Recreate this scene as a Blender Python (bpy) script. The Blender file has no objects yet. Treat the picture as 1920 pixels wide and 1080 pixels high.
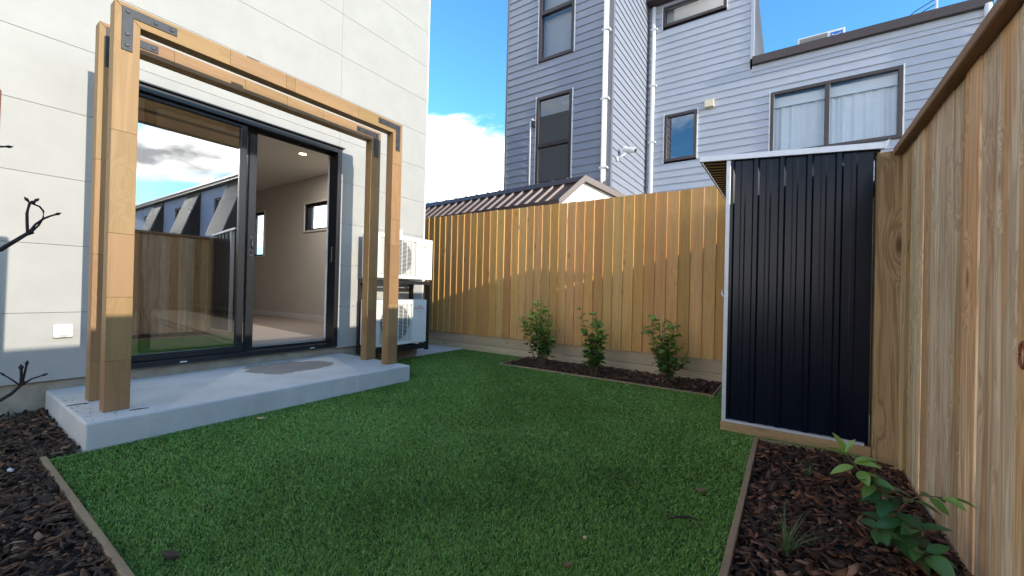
import bpy, bmesh, math, random
import numpy as np
from mathutils import Vector, Matrix

random.seed(11)
RNG = np.random.default_rng(11)
SC = bpy.context.scene
COL = SC.collection

# ------------------------------------------------------------------ camera
def rot_rows(yaw, pitch, roll):
    cy, sy = math.cos(yaw), math.sin(yaw)
    A = np.array([[cy, sy, 0], [0, 0, -1], [-sy, cy, 0]])
    cp, sp = math.cos(pitch), math.sin(pitch)
    P = np.array([[1, 0, 0], [0, cp, sp], [0, -sp, cp]])
    cr, sr = math.cos(roll), math.sin(roll)
    Q = np.array([[cr, -sr, 0], [sr, cr, 0], [0, 0, 1]])
    return Q @ P @ A

M = rot_rows(math.radians(34.264), math.radians(0.285), math.radians(1.366))
cam_data = bpy.data.cameras.new('camera')
cam_data.sensor_fit = 'HORIZONTAL'
cam_data.sensor_width = 36.0
cam_data.lens = 765.8 / 1920 * 36
cam_data.clip_start = 0.03
cam_data.clip_end = 600
cam = bpy.data.objects.new('camera', cam_data)
COL.objects.link(cam)
mw = Matrix.Identity(4)
for i in range(3):
    mw[i][0] = M[0][i]; mw[i][1] = -M[1][i]; mw[i][2] = -M[2][i]
mw[0][3], mw[1][3], mw[2][3] = 0.0, 0.0, 0.95
cam.matrix_world = mw
SC.camera = cam

# ------------------------------------------------------------------ light
SUN = Vector((1.0, -0.10, 0.283)).normalized()          # towards the sun
EL = math.asin(SUN.z)
ROT = math.atan2(SUN.x, SUN.y)
SC.view_settings.view_transform = 'Standard'
SC.view_settings.look = 'None'
SC.view_settings.gamma = 1.0
SC.view_settings.exposure = 1.42
SC.view_settings.use_curve_mapping = False

world = bpy.data.worlds.new('World')
SC.world = world
world.use_nodes = True
wn, wl = world.node_tree.nodes, world.node_tree.links
wn.clear()
w_out = wn.new('ShaderNodeOutputWorld')
w_bg = wn.new('ShaderNodeBackground')
w_bg.inputs['Strength'].default_value = 0.15
sky = wn.new('ShaderNodeTexSky')
sky.sky_type = 'NISHITA'
sky.sun_disc = False
sky.sun_elevation = EL
sky.sun_rotation = ROT
sky.air_density = 1.0
sky.dust_density = 0.4
sky.ozone_density = 2.0
w_tc = wn.new('ShaderNodeTexCoord')
w_sep = wn.new('ShaderNodeSeparateXYZ')
wl.new(w_tc.outputs['Generated'], w_sep.inputs[0])
# clouds live on a flat layer: direction divided by height
w_h = wn.new('ShaderNodeMath'); w_h.operation = 'ADD'; w_h.inputs[1].default_value = 0.22
wl.new(w_sep.outputs['Z'], w_h.inputs[0])
w_hm = wn.new('ShaderNodeMath'); w_hm.operation = 'MAXIMUM'; w_hm.inputs[1].default_value = 0.05
wl.new(w_h.outputs[0], w_hm.inputs[0])
w_div = wn.new('ShaderNodeVectorMath'); w_div.operation = 'DIVIDE'
w_cmb = wn.new('ShaderNodeCombineXYZ')
for k in range(3):
    wl.new(w_hm.outputs[0], w_cmb.inputs[k])
wl.new(w_tc.outputs['Generated'], w_div.inputs[0])
wl.new(w_cmb.outputs[0], w_div.inputs[1])
w_map = wn.new('ShaderNodeMapping')
w_map.inputs['Location'].default_value = (-1.694, -4.728, 0.564)
wl.new(w_div.outputs[0], w_map.inputs[0])
w_n = wn.new('ShaderNodeTexNoise')
w_n.inputs['Scale'].default_value = 1.15
w_n.inputs['Detail'].default_value = 9
w_n.inputs['Roughness'].default_value = 0.55
w_n.inputs['Distortion'].default_value = 0.25
wl.new(w_map.outputs[0], w_n.inputs['Vector'])
# more cloud low in the sky, clearer overhead
w_low = wn.new('ShaderNodeMapRange')
w_low.inputs['From Min'].default_value = 0.0
w_low.inputs['From Max'].default_value = 0.75
w_low.inputs['To Min'].default_value = 0.195
w_low.inputs['To Max'].default_value = -0.05
wl.new(w_sep.outputs['Z'], w_low.inputs['Value'])
w_add = wn.new('ShaderNodeMath'); w_add.operation = 'ADD'
wl.new(w_n.outputs['Fac'], w_add.inputs[0]); wl.new(w_low.outputs[0], w_add.inputs[1])
w_ramp = wn.new('ShaderNodeMapRange')
w_ramp.interpolation_type = 'SMOOTHSTEP'
w_ramp.inputs['From Min'].default_value = 0.53
w_ramp.inputs['From Max'].default_value = 0.665
wl.new(w_add.outputs[0], w_ramp.inputs['Value'])
# grey bases inside the cloud
w_n2 = wn.new('ShaderNodeTexNoise')
w_n2.inputs['Scale'].default_value = 3.1
w_n2.inputs['Detail'].default_value = 5
wl.new(w_map.outputs[0], w_n2.inputs['Vector'])
w_cr = wn.new('ShaderNodeValToRGB')
w_cr.color_ramp.elements[0].position = 0.42
w_cr.color_ramp.elements[0].color = (2.7, 2.7, 2.75, 1)
w_cr.color_ramp.elements[1].position = 0.68
w_cr.color_ramp.elements[1].color = (19.0, 17.8, 16.6, 1)
wl.new(w_n2.outputs['Fac'], w_cr.inputs[0])
w_mix = wn.new('ShaderNodeMix'); w_mix.data_type = 'RGBA'
wl.new(w_ramp.outputs[0], w_mix.inputs['Factor'])
w_sat = wn.new('ShaderNodeMix'); w_sat.data_type = 'RGBA'; w_sat.blend_type = 'MULTIPLY'
w_sat.inputs['Factor'].default_value = 1.0
w_sat.inputs['B'].default_value = (0.46, 0.88, 1.14, 1)
wl.new(sky.outputs[0], w_sat.inputs['A'])
wl.new(w_sat.outputs['Result'], w_mix.inputs['A'])
wl.new(w_cr.outputs[0], w_mix.inputs['B'])
wl.new(w_mix.outputs['Result'], w_bg.inputs['Color'])
wl.new(w_bg.outputs[0], w_out.inputs['Surface'])

sun_data = bpy.data.lights.new('sun', 'SUN')
sun_data.energy = 2.0
sun_data.angle = math.radians(0.5)
sun_data.color = (1.0, 0.93, 0.81)
sun_ob = bpy.data.objects.new('sun', sun_data)
COL.objects.link(sun_ob)
sun_ob.rotation_euler = (-SUN).to_track_quat('-Z', 'Y').to_euler()
sun_ob.location = (12, -2, 6)

SC.render.engine = 'CYCLES'
SC.cycles.use_denoising = True
SC.cycles.blur_glossy = 0.35
SC.cycles.sample_clamp_indirect = 6
SC.cycles.max_bounces = 10
SC.cycles.transparent_max_bounces = 16

# ------------------------------------------------------------------ helpers
ORG = {}

def thing(name, label, cat, loc, group=None):
    o = bpy.data.objects.new(name, None)
    o.empty_display_size = 0.1
    COL.objects.link(o)
    o.location = loc
    ORG[o.name] = Vector(loc)
    o['label'] = label; o['category'] = cat
    if group: o['group'] = group
    return o

def tag(o, label, cat, group=None):
    o['label'] = label; o['category'] = cat
    if group: o['group'] = group
    return o

def structure(o):
    o['kind'] = 'structure'
    return o

def put(name, mesh, parent=None, loc=None, rot=None):
    """link a mesh; loc is in world space"""
    o = bpy.data.objects.new(name, mesh)
    COL.objects.link(o)
    L = Vector(loc) if loc is not None else Vector((0, 0, 0))
    if parent is not None:
        o.parent = parent
        o.location = L - ORG[parent.name]
    else:
        o.location = L
    ORG[o.name] = L
    if rot is not None: o.rotation_euler = rot
    return o

class MB:
    def __init__(self):
        self.v = []; self.f = []; self.mi = []; self.cur = 0
    def add(self, vs, fs):
        b = len(self.v)
        self.v.extend([tuple(p) for p in vs])
        for f in fs:
            self.f.append(tuple(b + i for i in f)); self.mi.append(self.cur)
        return self
    def box(self, x0, x1, y0, y1, z0, z1):
        vs = [(x0, y0, z0), (x1, y0, z0), (x1, y1, z0), (x0, y1, z0), (x0, y0, z1), (x1, y0, z1), (x1, y1, z1), (x0, y1, z1)]
        return self.add(vs, [(3, 2, 1, 0), (4, 5, 6, 7), (0, 1, 5, 4), (1, 2, 6, 5), (2, 3, 7, 6), (3, 0, 4, 7)])
    def prism(self, poly, axis, a0, a1):
        """poly in the plane perpendicular to axis; axis x: (y,z), y: (x,z), z: (x,y)"""
        def P(p, a):
            if axis == 'x': return (a, p[0], p[1])
            if axis == 'y': return (p[0], a, p[1])
            return (p[0], p[1], a)
        n = len(poly)
        area = sum(poly[i][0] * poly[(i + 1) % n][1] - poly[(i + 1) % n][0] * poly[i][1] for i in range(n))
        if area < 0: poly = poly[::-1]
        if axis == 'y': poly = poly[::-1]
        vs = [P(p, a0) for p in poly] + [P(p, a1) for p in poly]
        fs = [tuple(range(n - 1, -1, -1)), tuple(range(n, 2 * n))]
        fs += [(i, (i + 1) % n, n + (i + 1) % n, n + i) for i in range(n)]
        return self.add(vs, fs)
    def tube(self, pts, rads, n=8, cap=True):
        pts = [Vector(p) for p in pts]
        if not hasattr(rads, '__len__'): rads = [rads] * len(pts)
        rings = []
        up = Vector((0, 0, 1))
        for i, p in enumerate(pts):
            t = (pts[min(i + 1, len(pts) - 1)] - pts[max(i - 1, 0)])
            if t.length < 1e-9: t = Vector((0, 0, 1))
            t.normalize()
            a = t.cross(up)
            if a.length < 0.1: a = t.cross(Vector((1, 0, 0)))
            a.normalize(); b = a.cross(t)
            rings.append([p + (a * math.cos(2 * math.pi * k / n) + b * math.sin(2 * math.pi * k / n)) * rads[i] for k in range(n)])
        vs = [q for r in rings for q in r]
        fs = []
        for i in range(len(rings) - 1):
            for k in range(n):
                k2 = (k + 1) % n
                fs.append((i * n + k, i * n + k2, (i + 1) * n + k2, (i + 1) * n + k))
        if cap:
            fs.append(tuple(range(n - 1, -1, -1)))
            fs.append(tuple((len(rings) - 1) * n + k for k in range(n)))
        return self.add(vs, fs)
    def mesh(self, name, mats, org=(0, 0, 0), bevel=0, smooth=False, seg=1):
        me = bpy.data.meshes.new(name)
        O = Vector(org)
        me.from_pydata([tuple(Vector(p) - O) for p in self.v], [], self.f)
        if not isinstance(mats, (list, tuple)): mats = [mats]
        for m in mats: me.materials.append(m)
        if len(mats) > 1: me.polygons.foreach_set('material_index', self.mi)
        me.validate(); me.update()
        bm = bmesh.new(); bm.from_mesh(me)
        bmesh.ops.recalc_face_normals(bm, faces=bm.faces)
        if bevel:
            es = [e for e in bm.edges if len(e.link_faces) == 2 and e.calc_face_angle(0) > 0.6]
            bmesh.ops.bevel(bm, geom=es, offset=bevel, segments=seg, affect='EDGES', profile=0.5)
        if smooth:
            for f in bm.faces: f.smooth = True
        bm.to_mesh(me); bm.free()
        return me
    def build(self, name, mats, parent=None, loc=None, bevel=0, smooth=False, seg=1):
        if parent is not None: L = ORG[parent.name]
        else: L = Vector(loc) if loc is not None else Vector((0, 0, 0))
        return put(name, self.mesh(name, mats, L, bevel, smooth, seg), parent, L)

def box_part(name, mat, parent, x0, x1, y0, y1, z0, z1, bevel=0.0):
    """a box with its own origin at its base centre"""
    c = Vector(((x0 + x1) / 2, (y0 + y1) / 2, z0))
    m = MB().box(x0, x1, y0, y1, z0, z1).mesh(name, mat, c, bevel)
    return put(name, m, parent, c)

# ------------------------------------------------------------------ materials
def new_mat(name):
    m = bpy.data.materials.new(name)
    m.use_nodes = True
    nt = m.node_tree
    return m, nt, nt.nodes['Principled BSDF']

def N(nt, typ, **kw):
    n = nt.nodes.new('ShaderNode' + typ)
    for k, v in kw.items():
        if k.startswith('_'): setattr(n, k[1:], v)
        else: n.inputs[k.replace('_', ' ')].default_value = v
    return n

def ramp(nt, stops, interp='LINEAR'):
    r = nt.nodes.new('ShaderNodeValToRGB')
    r.color_ramp.interpolation = interp
    el = r.color_ramp.elements
    while len(el) < len(stops): el.new(0.5)
    for e, (p, c) in zip(el, stops):
        e.position = p; e.color = (*c, 1) if len(c) == 3 else c
    return r

def math_node(nt, op, a, b=None, clamp=False):
    n = nt.nodes.new('ShaderNodeMath'); n.operation = op; n.use_clamp = clamp
    for i, q in enumerate((a, b)):
        if q is None: continue
        if isinstance(q, (int, float)): n.inputs[i].default_value = q
        else: nt.links.new(q, n.inputs[i])
    return n.outputs[0]

def mix_col(nt, fac, a, b, blend='MIX'):
    n = nt.nodes.new('ShaderNodeMix'); n.data_type = 'RGBA'; n.blend_type = blend
    for k, q in (('Factor', fac), ('A', a), ('B', b)):
        if isinstance(q, (int, float)): n.inputs[k].default_value = q
        elif isinstance(q, tuple): n.inputs[k].default_value = (*q, 1) if len(q) == 3 else q
        else: nt.links.new(q, n.inputs[k])
    return n.outputs['Result']

def bump(nt, bsdf, h, strength=0.3, dist=0.01):
    b = N(nt, 'Bump', Strength=strength, Distance=dist)
    nt.links.new(h, b.inputs['Height'])
    nt.links.new(b.outputs[0], bsdf.inputs['Normal'])

def rand_coord(nt, scale, obj=True, spread=60.0):
    tc = nt.nodes.new('ShaderNodeTexCoord')
    oi = nt.nodes.new('ShaderNodeObjectInfo')
    w = N(nt, 'TexWhiteNoise', _noise_dimensions='1D')
    nt.links.new(oi.outputs['Random'], w.inputs['W'])
    sc = N(nt, 'VectorMath', _operation='SCALE'); sc.inputs['Scale'].default_value = spread
    nt.links.new(w.outputs['Color'], sc.inputs[0])
    ad = N(nt, 'VectorMath', _operation='ADD')
    nt.links.new(tc.outputs['Object'], ad.inputs[0]); nt.links.new(sc.outputs[0], ad.inputs[1])
    return ad.outputs[0], oi.outputs['Random'], w.outputs['Color']

def mapped(nt, vec, scale):
    mp = N(nt, 'Mapping'); mp.inputs['Scale'].default_value = scale
    nt.links.new(vec, mp.inputs[0])
    return mp.outputs[0]

def wood(name, palette, axis='z', dark=(0.08, 0.04, 0.018), grain=0.5, knots=0.8, rough=0.7, stain=0.0, stain_col=(0.06, 0.05, 0.035), knot_scale=1.0, fine=1.0, value=0.25, heart=None, heart_amt=0.0, ring=46.0, bmp=0.2, grain_mix=0.55):
    m, nt, bs = new_mat(name)
    L = nt.links
    vec, rnd, wcol = rand_coord(nt, 1)
    def sc(cross, along):
        return tuple(along if a == axis else cross for a in 'xyz')
    # knots pull the grain around them
    vo = N(nt, 'TexVoronoi', Scale=1.0)
    L.new(mapped(nt, vec, sc(6.5 * knot_scale, 2.4 * knot_scale)), vo.inputs['Vector'])
    kn = N(nt, 'MapRange', _interpolation_type='SMOOTHSTEP'); kn.inputs['From Min'].default_value = 0.03; kn.inputs['From Max'].default_value = 0.15
    kn.inputs['To Min'].default_value = 1; kn.inputs['To Max'].default_value = 0
    L.new(vo.outputs['Distance'], kn.inputs['Value'])
    pull = N(nt, 'MapRange', _interpolation_type='SMOOTHSTEP'); pull.inputs['From Min'].default_value = 0.05; pull.inputs['From Max'].default_value = 0.5
    pull.inputs['To Min'].default_value = 0.9; pull.inputs['To Max'].default_value = 0
    L.new(vo.outputs['Distance'], pull.inputs['Value'])
    base = mapped(nt, vec, sc(11, 0.55))
    off = N(nt, 'VectorMath', _operation='ADD')
    L.new(base, off.inputs[0]); L.new(pull.outputs[0], off.inputs[1])
    n1 = N(nt, 'TexNoise', Scale=1.0, Detail=4.0, Roughness=0.55, Distortion=0.5)
    L.new(off.outputs[0], n1.inputs['Vector'])
    # growth rings: a sine of the soft field
    rg = math_node(nt, 'SINE', math_node(nt, 'MULTIPLY', n1.outputs['Fac'], ring))
    rg = math_node(nt, 'MULTIPLY_ADD', rg, 0.5); nt.nodes[-1].inputs[2].default_value = 0.5
    n2 = N(nt, 'TexNoise', Scale=1.0, Detail=3.0, Roughness=0.6)
    L.new(mapped(nt, vec, sc(150 * fine, 2.5)), n2.inputs['Vector'])
    g = math_node(nt, 'ADD', math_node(nt, 'MULTIPLY', rg, 0.5), math_node(nt, 'MULTIPLY', n2.outputs['Fac'], 0.6))
    gf = N(nt, 'MapRange'); gf.inputs['From Min'].default_value = 0.15; gf.inputs['From Max'].default_value = 0.95
    gf.inputs['To Min'].default_value = 0.0; gf.inputs['To Max'].default_value = grain
    L.new(g, gf.inputs['Value'])
    pr = ramp(nt, [(i / max(1, len(palette)), c) for i, c in enumerate(palette)], 'CONSTANT' if len(palette) > 3 else 'LINEAR')
    sp = nt.nodes.new('ShaderNodeSeparateXYZ'); L.new(wcol, sp.inputs[0])
    L.new(sp.outputs['X'], pr.inputs[0])
    # slow tone drift along a board
    n3 = N(nt, 'TexNoise', Scale=1.0, Detail=2.0)
    L.new(mapped(nt, vec, sc(6, 1.2)), n3.inputs['Vector'])
    c0 = mix_col(nt, math_node(nt, 'MULTIPLY', n3.outputs['Fac'], 0.3), pr.outputs[0], tuple(q * 0.55 for q in palette[0]))
    if heart:
        n5 = N(nt, 'TexNoise', Scale=1.0, Detail=3.0, Distortion=0.3)
        L.new(mapped(nt, vec, sc(13, 0.35)), n5.inputs['Vector'])
        h5 = N(nt, 'MapRange', _interpolation_type='SMOOTHSTEP'); h5.inputs['From Min'].default_value = 0.47; h5.inputs['From Max'].default_value = 0.62
        h5.inputs['To Max'].default_value = heart_amt
        L.new(n5.outputs['Fac'], h5.inputs['Value'])
        c0 = mix_col(nt, h5.outputs[0], c0, heart)
    c1 = mix_col(nt, gf.outputs[0], c0, mix_col(nt, grain_mix, c0, dark))
    c2 = mix_col(nt, math_node(nt, 'MULTIPLY', kn.outputs[0], knots), c1, dark)
    if stain:
        n4 = N(nt, 'TexNoise', Scale=1.0, Detail=5.0, Roughness=0.65)
        L.new(mapped(nt, vec, sc(9, 1.6)), n4.inputs['Vector'])
        s4 = N(nt, 'MapRange', _interpolation_type='SMOOTHSTEP'); s4.inputs['From Min'].default_value = 0.56; s4.inputs['From Max'].default_value = 0.75
        s4.inputs['To Max'].default_value = stain
        L.new(n4.outputs['Fac'], s4.inputs['Value'])
        c2 = mix_col(nt, s4.outputs[0], c2, stain_col)
    hv = N(nt, 'HueSaturation')
    L.new(math_node(nt, 'MULTIPLY_ADD', sp.outputs['Y'], value), hv.inputs['Value']); nt.nodes[-1].inputs[2].default_value = 1 - value / 2
    L.new(math_node(nt, 'MULTIPLY_ADD', sp.outputs['Z'], 0.02), hv.inputs['Hue']); nt.nodes[-1].inputs[2].default_value = 0.49
    L.new(c2, hv.inputs['Color'])
    L.new(hv.outputs[0], bs.inputs['Base Color'])
    bs.inputs['Roughness'].default_value = rough
    bs.inputs['Specular IOR Level'].default_value = 0.3
    bump(nt, bs, g, bmp, 0.002)
    return m

def plain(name, col, rough=0.5, metal=0.0, noise=0.0, nscale=20.0, bmp=0.0, spec=0.5, col2=None, coat=0.0, bscale=None):
    m, nt, bs = new_mat(name)
    bs.inputs['Roughness'].default_value = rough
    bs.inputs['Metallic'].default_value = metal
    bs.inputs['Specular IOR Level'].default_value = spec
    bs.inputs['Coat Weight'].default_value = coat
    vec, rnd, wc = rand_coord(nt, 1)
    n = N(nt, 'TexNoise', Scale=nscale, Detail=5.0, Roughness=0.6)
    nt.links.new(vec, n.inputs['Vector'])
    c2 = col2 if col2 else tuple(q * (1 - noise) for q in col)
    r = ramp(nt, [(0.3, c2), (0.7, col)])
    nt.links.new(n.outputs['Fac'], r.inputs[0])
    nt.links.new(r.outputs[0], bs.inputs['Base Color'])
    if bmp:
        nb = N(nt, 'TexNoise', Scale=bscale or nscale * 6, Detail=3.0)
        nt.links.new(vec, nb.inputs['Vector'])
        bump(nt, bs, nb.outputs['Fac'], bmp, 0.004)
    return m

def glass(name, refl=0.5, tint=(0.9, 0.95, 0.95), rough=0.0):
    m = bpy.data.materials.new(name); m.use_nodes = True
    nt = m.node_tree; nt.nodes.clear()
    out = nt.nodes.new('ShaderNodeOutputMaterial')
    tr = nt.nodes.new('ShaderNodeBsdfTransparent'); tr.inputs[0].default_value = (*tint, 1)
    gl = nt.nodes.new('ShaderNodeBsdfGlossy'); gl.inputs['Roughness'].default_value = rough
    gl.inputs['Color'].default_value = (0.93, 0.97, 1.0, 1)
    lw = nt.nodes.new('ShaderNodeLayerWeight'); lw.inputs['Blend'].default_value = 0.5
    ad = math_node(nt, 'ADD', math_node(nt, 'POWER', lw.outputs['Facing'], 4.0), refl, True)
    mx = nt.nodes.new('ShaderNodeMixShader')
    nt.links.new(ad, mx.inputs[0]); nt.links.new(tr.outputs[0], mx.inputs[1]); nt.links.new(gl.outputs[0], mx.inputs[2])
    nt.links.new(mx.outputs[0], out.inputs['Surface'])
    return m

def attr_mat(name, rough, spec=0.4, attr='tint', trans=0.0, bumpy=0.0):
    m, nt, bs = new_mat(name)
    a = nt.nodes.new('ShaderNodeAttribute'); a.attribute_name = attr
    nt.links.new(a.outputs['Color'], bs.inputs['Base Color'])
    bs.inputs['Roughness'].default_value = rough
    bs.inputs['Specular IOR Level'].default_value = spec
    if bumpy:
        tc = nt.nodes.new('ShaderNodeTexCoord')
        n = N(nt, 'TexNoise', Scale=90.0, Detail=4.0)
        nt.links.new(tc.outputs['Object'], n.inputs['Vector'])
        bump(nt, bs, n.outputs['Fac'], bumpy, 0.004)
        mm = mix_col(nt, n.outputs['Fac'], mix_col(nt, 0.6, a.outputs['Color'], (0.004, 0.003, 0.002)), a.outputs['Color'])
        nt.links.new(mm, bs.inputs['Base Color'])
    if trans:
        t = nt.nodes.new('ShaderNodeBsdfTranslucent')
        nt.links.new(a.outputs['Color'], t.inputs['Color'])
        mx = nt.nodes.new('ShaderNodeMixShader'); mx.inputs[0].default_value = trans
        nt.links.new(bs.outputs[0], mx.inputs[1]); nt.links.new(t.outputs[0], mx.inputs[2])
        nt.links.new(mx.outputs[0], nt.nodes['Material Output'].inputs['Surface'])
    return m

MAT = {}
MAT['cladding'] = plain('white_cladding', (0.375, 0.365, 0.335), 0.6, noise=0.09, nscale=3.5, bmp=0.25, bscale=170, spec=0.3)
MAT['joint'] = plain('joint_shadow_gap', (0.27, 0.265, 0.25), 0.8, noise=0.2)
MAT['white_trim'] = plain('white_trim', (0.8, 0.8, 0.78), 0.45, noise=0.05)
MAT['black_alu'] = plain('black_aluminium', (0.012, 0.013, 0.016), 0.32, noise=0.2, nscale=40, spec=0.5)
MAT['black_steel'] = plain('black_steel', (0.015, 0.015, 0.016), 0.45, noise=0.3, nscale=30)
MAT['bracket'] = plain('bracket_steel', (0.035, 0.036, 0.042), 0.5, metal=0.2, noise=0.4, nscale=25, bmp=0.1)
MAT['bolt'] = plain('bolt_steel', (0.06, 0.06, 0.065), 0.4, metal=0.5, noise=0.4, nscale=60)
MAT['found'] = plain('foundation_concrete', (0.36, 0.31, 0.24), 0.9, noise=0.35, nscale=9, bmp=0.4)
MAT['glass'] = glass('door_glass', 0.42, (0.5, 0.53, 0.53))
MAT['glass_open'] = glass('clear_glass', 0.04, (0.95, 0.97, 0.97))
MAT['int_wall'] = plain('interior_paint', (0.66, 0.63, 0.58), 0.8, noise=0.05, nscale=3)
MAT['ceil'] = plain('ceiling_paint', (0.7, 0.68, 0.64), 0.85, noise=0.04, nscale=3)
MAT['carpet'] = plain('carpet_pile', (0.42, 0.36, 0.32), 0.95, noise=0.35, nscale=60, bmp=0.6, bscale=260)
MAT['portal_v'] = wood('portal_timber_upright', [(0.35, 0.206, 0.09), (0.37, 0.222, 0.102), (0.33, 0.19, 0.082)], 'z', (0.15, 0.07, 0.025), grain=0.62, knots=0.25, rough=0.55, fine=0.8, value=0.16, ring=34.0)
MAT['portal_h'] = wood('portal_timber_level', [(0.35, 0.206, 0.09), (0.37, 0.222, 0.102), (0.33, 0.19, 0.082)], 'y', (0.15, 0.07, 0.025), grain=0.62, knots=0.25, rough=0.55, fine=0.8, value=0.16, ring=34.0)
MAT['fence_back'] = wood('back_fence_pine', [(0.68, 0.385, 0.13), (0.72, 0.43, 0.165), (0.62, 0.335, 0.105)], 'z', (0.24, 0.115, 0.04), grain=0.6, knots=0.75, rough=0.7, value=0.3, heart=(0.58, 0.30, 0.10), heart_amt=0.6, bmp=0.06)
MAT['retain'] = wood('retaining_board_pine', [(0.58, 0.44, 0.27), (0.62, 0.48, 0.30), (0.54, 0.41, 0.26)], 'x', (0.11, 0.08, 0.04), grain=0.4, knots=0.5, rough=0.8, value=0.2)
MAT['fence_right'] = wood('right_fence_pine', [(0.80, 0.62, 0.40), (0.80, 0.66, 0.47), (0.78, 0.51, 0.23), (0.74, 0.58, 0.40), (0.80, 0.58, 0.30), (0.60, 0.42, 0.22)], 'z', (0.20, 0.095, 0.04), grain=0.85, knots=0.9, rough=0.7, stain=0.5, stain_col=(0.17, 0.10, 0.055), value=0.42, heart=(0.60, 0.31, 0.11), heart_amt=0.75, ring=60.0, grain_mix=0.75)
MAT['cap'] = wood('fence_cap_pine', [(0.30, 0.19, 0.10), (0.33, 0.21, 0.12)], 'y', (0.09, 0.06, 0.035), grain=0.6, knots=0.3, rough=0.85, stain=0.5)
MAT['post'] = wood('rough_sawn_post', [(0.44, 0.28, 0.15), (0.46, 0.30, 0.16)], 'z', (0.10, 0.05, 0.022), grain=0.85, knots=0.95, rough=0.9, stain=0.75, stain_col=(0.16, 0.09, 0.045), knot_scale=0.8, grain_mix=0.8, bmp=0.5)
MAT['base_wood'] = wood('shed_base_timber', [(0.42, 0.26, 0.13), (0.45, 0.29, 0.15)], 'x', (0.14, 0.08, 0.035), grain=0.6, knots=0.4, rough=0.8)
MAT['edging_x'] = wood('edging_timber_x', [(0.33, 0.22, 0.13), (0.36, 0.25, 0.15)], 'x', (0.11, 0.07, 0.04), grain=0.5, knots=0.3, rough=0.85, stain=0.5)
MAT['edging_y'] = wood('edging_timber_y', [(0.33, 0.22, 0.13), (0.36, 0.25, 0.15)], 'y', (0.11, 0.07, 0.04), grain=0.5, knots=0.3, rough=0.85, stain=0.5)
MAT['navy'] = plain('navy_steel_sheet', (0.004, 0.007, 0.016), 0.2, noise=0.25, nscale=5, spec=0.24)
MAT['zinc'] = plain('pale_zinc_trim', (0.55, 0.56, 0.60), 0.4, metal=0.35, noise=0.12, nscale=14)
MAT['hp'] = plain('heat_pump_enamel', (0.74, 0.72, 0.66), 0.4, noise=0.04, nscale=5)
MAT['hp_line'] = plain('heat_pump_seam', (0.42, 0.41, 0.38), 0.6)
MAT['dark'] = plain('dark_void', (0.012, 0.012, 0.013), 0.7)
MAT['fan'] = plain('fan_plastic', (0.03, 0.03, 0.033), 0.5)
MAT['red'] = plain('red_print', (0.55, 0.03, 0.02), 0.5)
MAT['grey_print'] = plain('grey_print', (0.3, 0.3, 0.3), 0.5)
MAT['board_a'] = plain('weatherboard_grey_blue', (0.27, 0.285, 0.335), 0.6, noise=0.1, nscale=3, bmp=0.08, bscale=70)
MAT['board_b'] = plain('weatherboard_pale_grey_blue', (0.42, 0.45, 0.51), 0.6, noise=0.08, nscale=3, bmp=0.08, bscale=70)
MAT['board_core'] = plain('house_wrap', (0.08, 0.085, 0.10), 0.9)
MAT['corner_grey'] = plain('corner_board_grey', (0.16, 0.165, 0.19), 0.6, noise=0.1)
MAT['brown_alu'] = plain('brown_window_joinery', (0.045, 0.032, 0.030), 0.4, noise=0.15)
MAT['brown_fascia'] = plain('brown_fascia', (0.062, 0.042, 0.036), 0.45, noise=0.2, nscale=12)
MAT['brown_roof'] = plain('brown_roof_sheet', (0.125, 0.068, 0.048), 0.42, noise=0.25, nscale=5)
MAT['brown_barge'] = plain('brown_barge', (0.085, 0.052, 0.043), 0.5, noise=0.2, nscale=8)
MAT['pvc'] = plain('white_pvc', (0.78, 0.78, 0.77), 0.4, noise=0.05)
MAT['cream'] = plain('cream_plastic', (0.68, 0.60, 0.42), 0.55, noise=0.1)
MAT['gable'] = plain('white_gable_sheet', (0.85, 0.84, 0.81), 0.6, noise=0.05)
MAT['pane_sky'] = glass('neighbour_glass', 0.22, (0.35, 0.4, 0.45))
MAT['pane_soft'] = glass('curtained_glass', 0.08, (0.88, 0.9, 0.92))
MAT['curtain'] = plain('net_curtain', (0.78, 0.78, 0.75), 0.9, noise=0.06, nscale=4)
MAT['blind'] = plain('grey_blind', (0.38, 0.38, 0.37), 0.85, noise=0.05)
MAT['roomdark'] = plain('dark_room', (0.02, 0.022, 0.027), 0.9)
MAT['terrace'] = plain('blue_grey_render', (0.32, 0.40, 0.56), 0.8, noise=0.08, nscale=2)
MAT['slat'] = plain('screen_steel', (0.2, 0.21, 0.23), 0.5, metal=0.2)
MAT['blue'] = plain('blue_print', (0.02, 0.16, 0.55), 0.5)
MAT['bark_twig'] = plain('twig_bark', (0.035, 0.022, 0.02), 0.75, noise=0.5, nscale=60, bmp=0.5)
MAT['stake'] = wood('stake_timber', [(0.30, 0.13, 0.08), (0.28, 0.12, 0.07)], 'z', (0.1, 0.05, 0.03), grain=0.5)
MAT['soil'] = plain('dark_soil', (0.018, 0.013, 0.010), 0.95, noise=0.6, nscale=30, bmp=0.9)
MAT['ground'] = plain('bare_ground', (0.10, 0.085, 0.065), 0.95, noise=0.4, nscale=2, bmp=0.5)
MAT['turf_back'] = plain('turf_backing', (0.012, 0.035, 0.010), 0.95, noise=0.5, nscale=40)
MAT['turf'] = attr_mat('turf_fibre', 0.45, 0.35, trans=0.15)
MAT['bark'] = attr_mat('bark_chip', 0.75, 0.35, bumpy=0.7)
MAT['leaf'] = attr_mat('leaf_gloss', 0.28, 0.5, trans=0.3)
MAT['stem'] = plain('shrub_stem', (0.12, 0.085, 0.045), 0.8, noise=0.4, nscale=50)
MAT['litter'] = plain('dry_leaf', (0.22, 0.11, 0.055), 0.8, noise=0.5, nscale=60)
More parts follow.
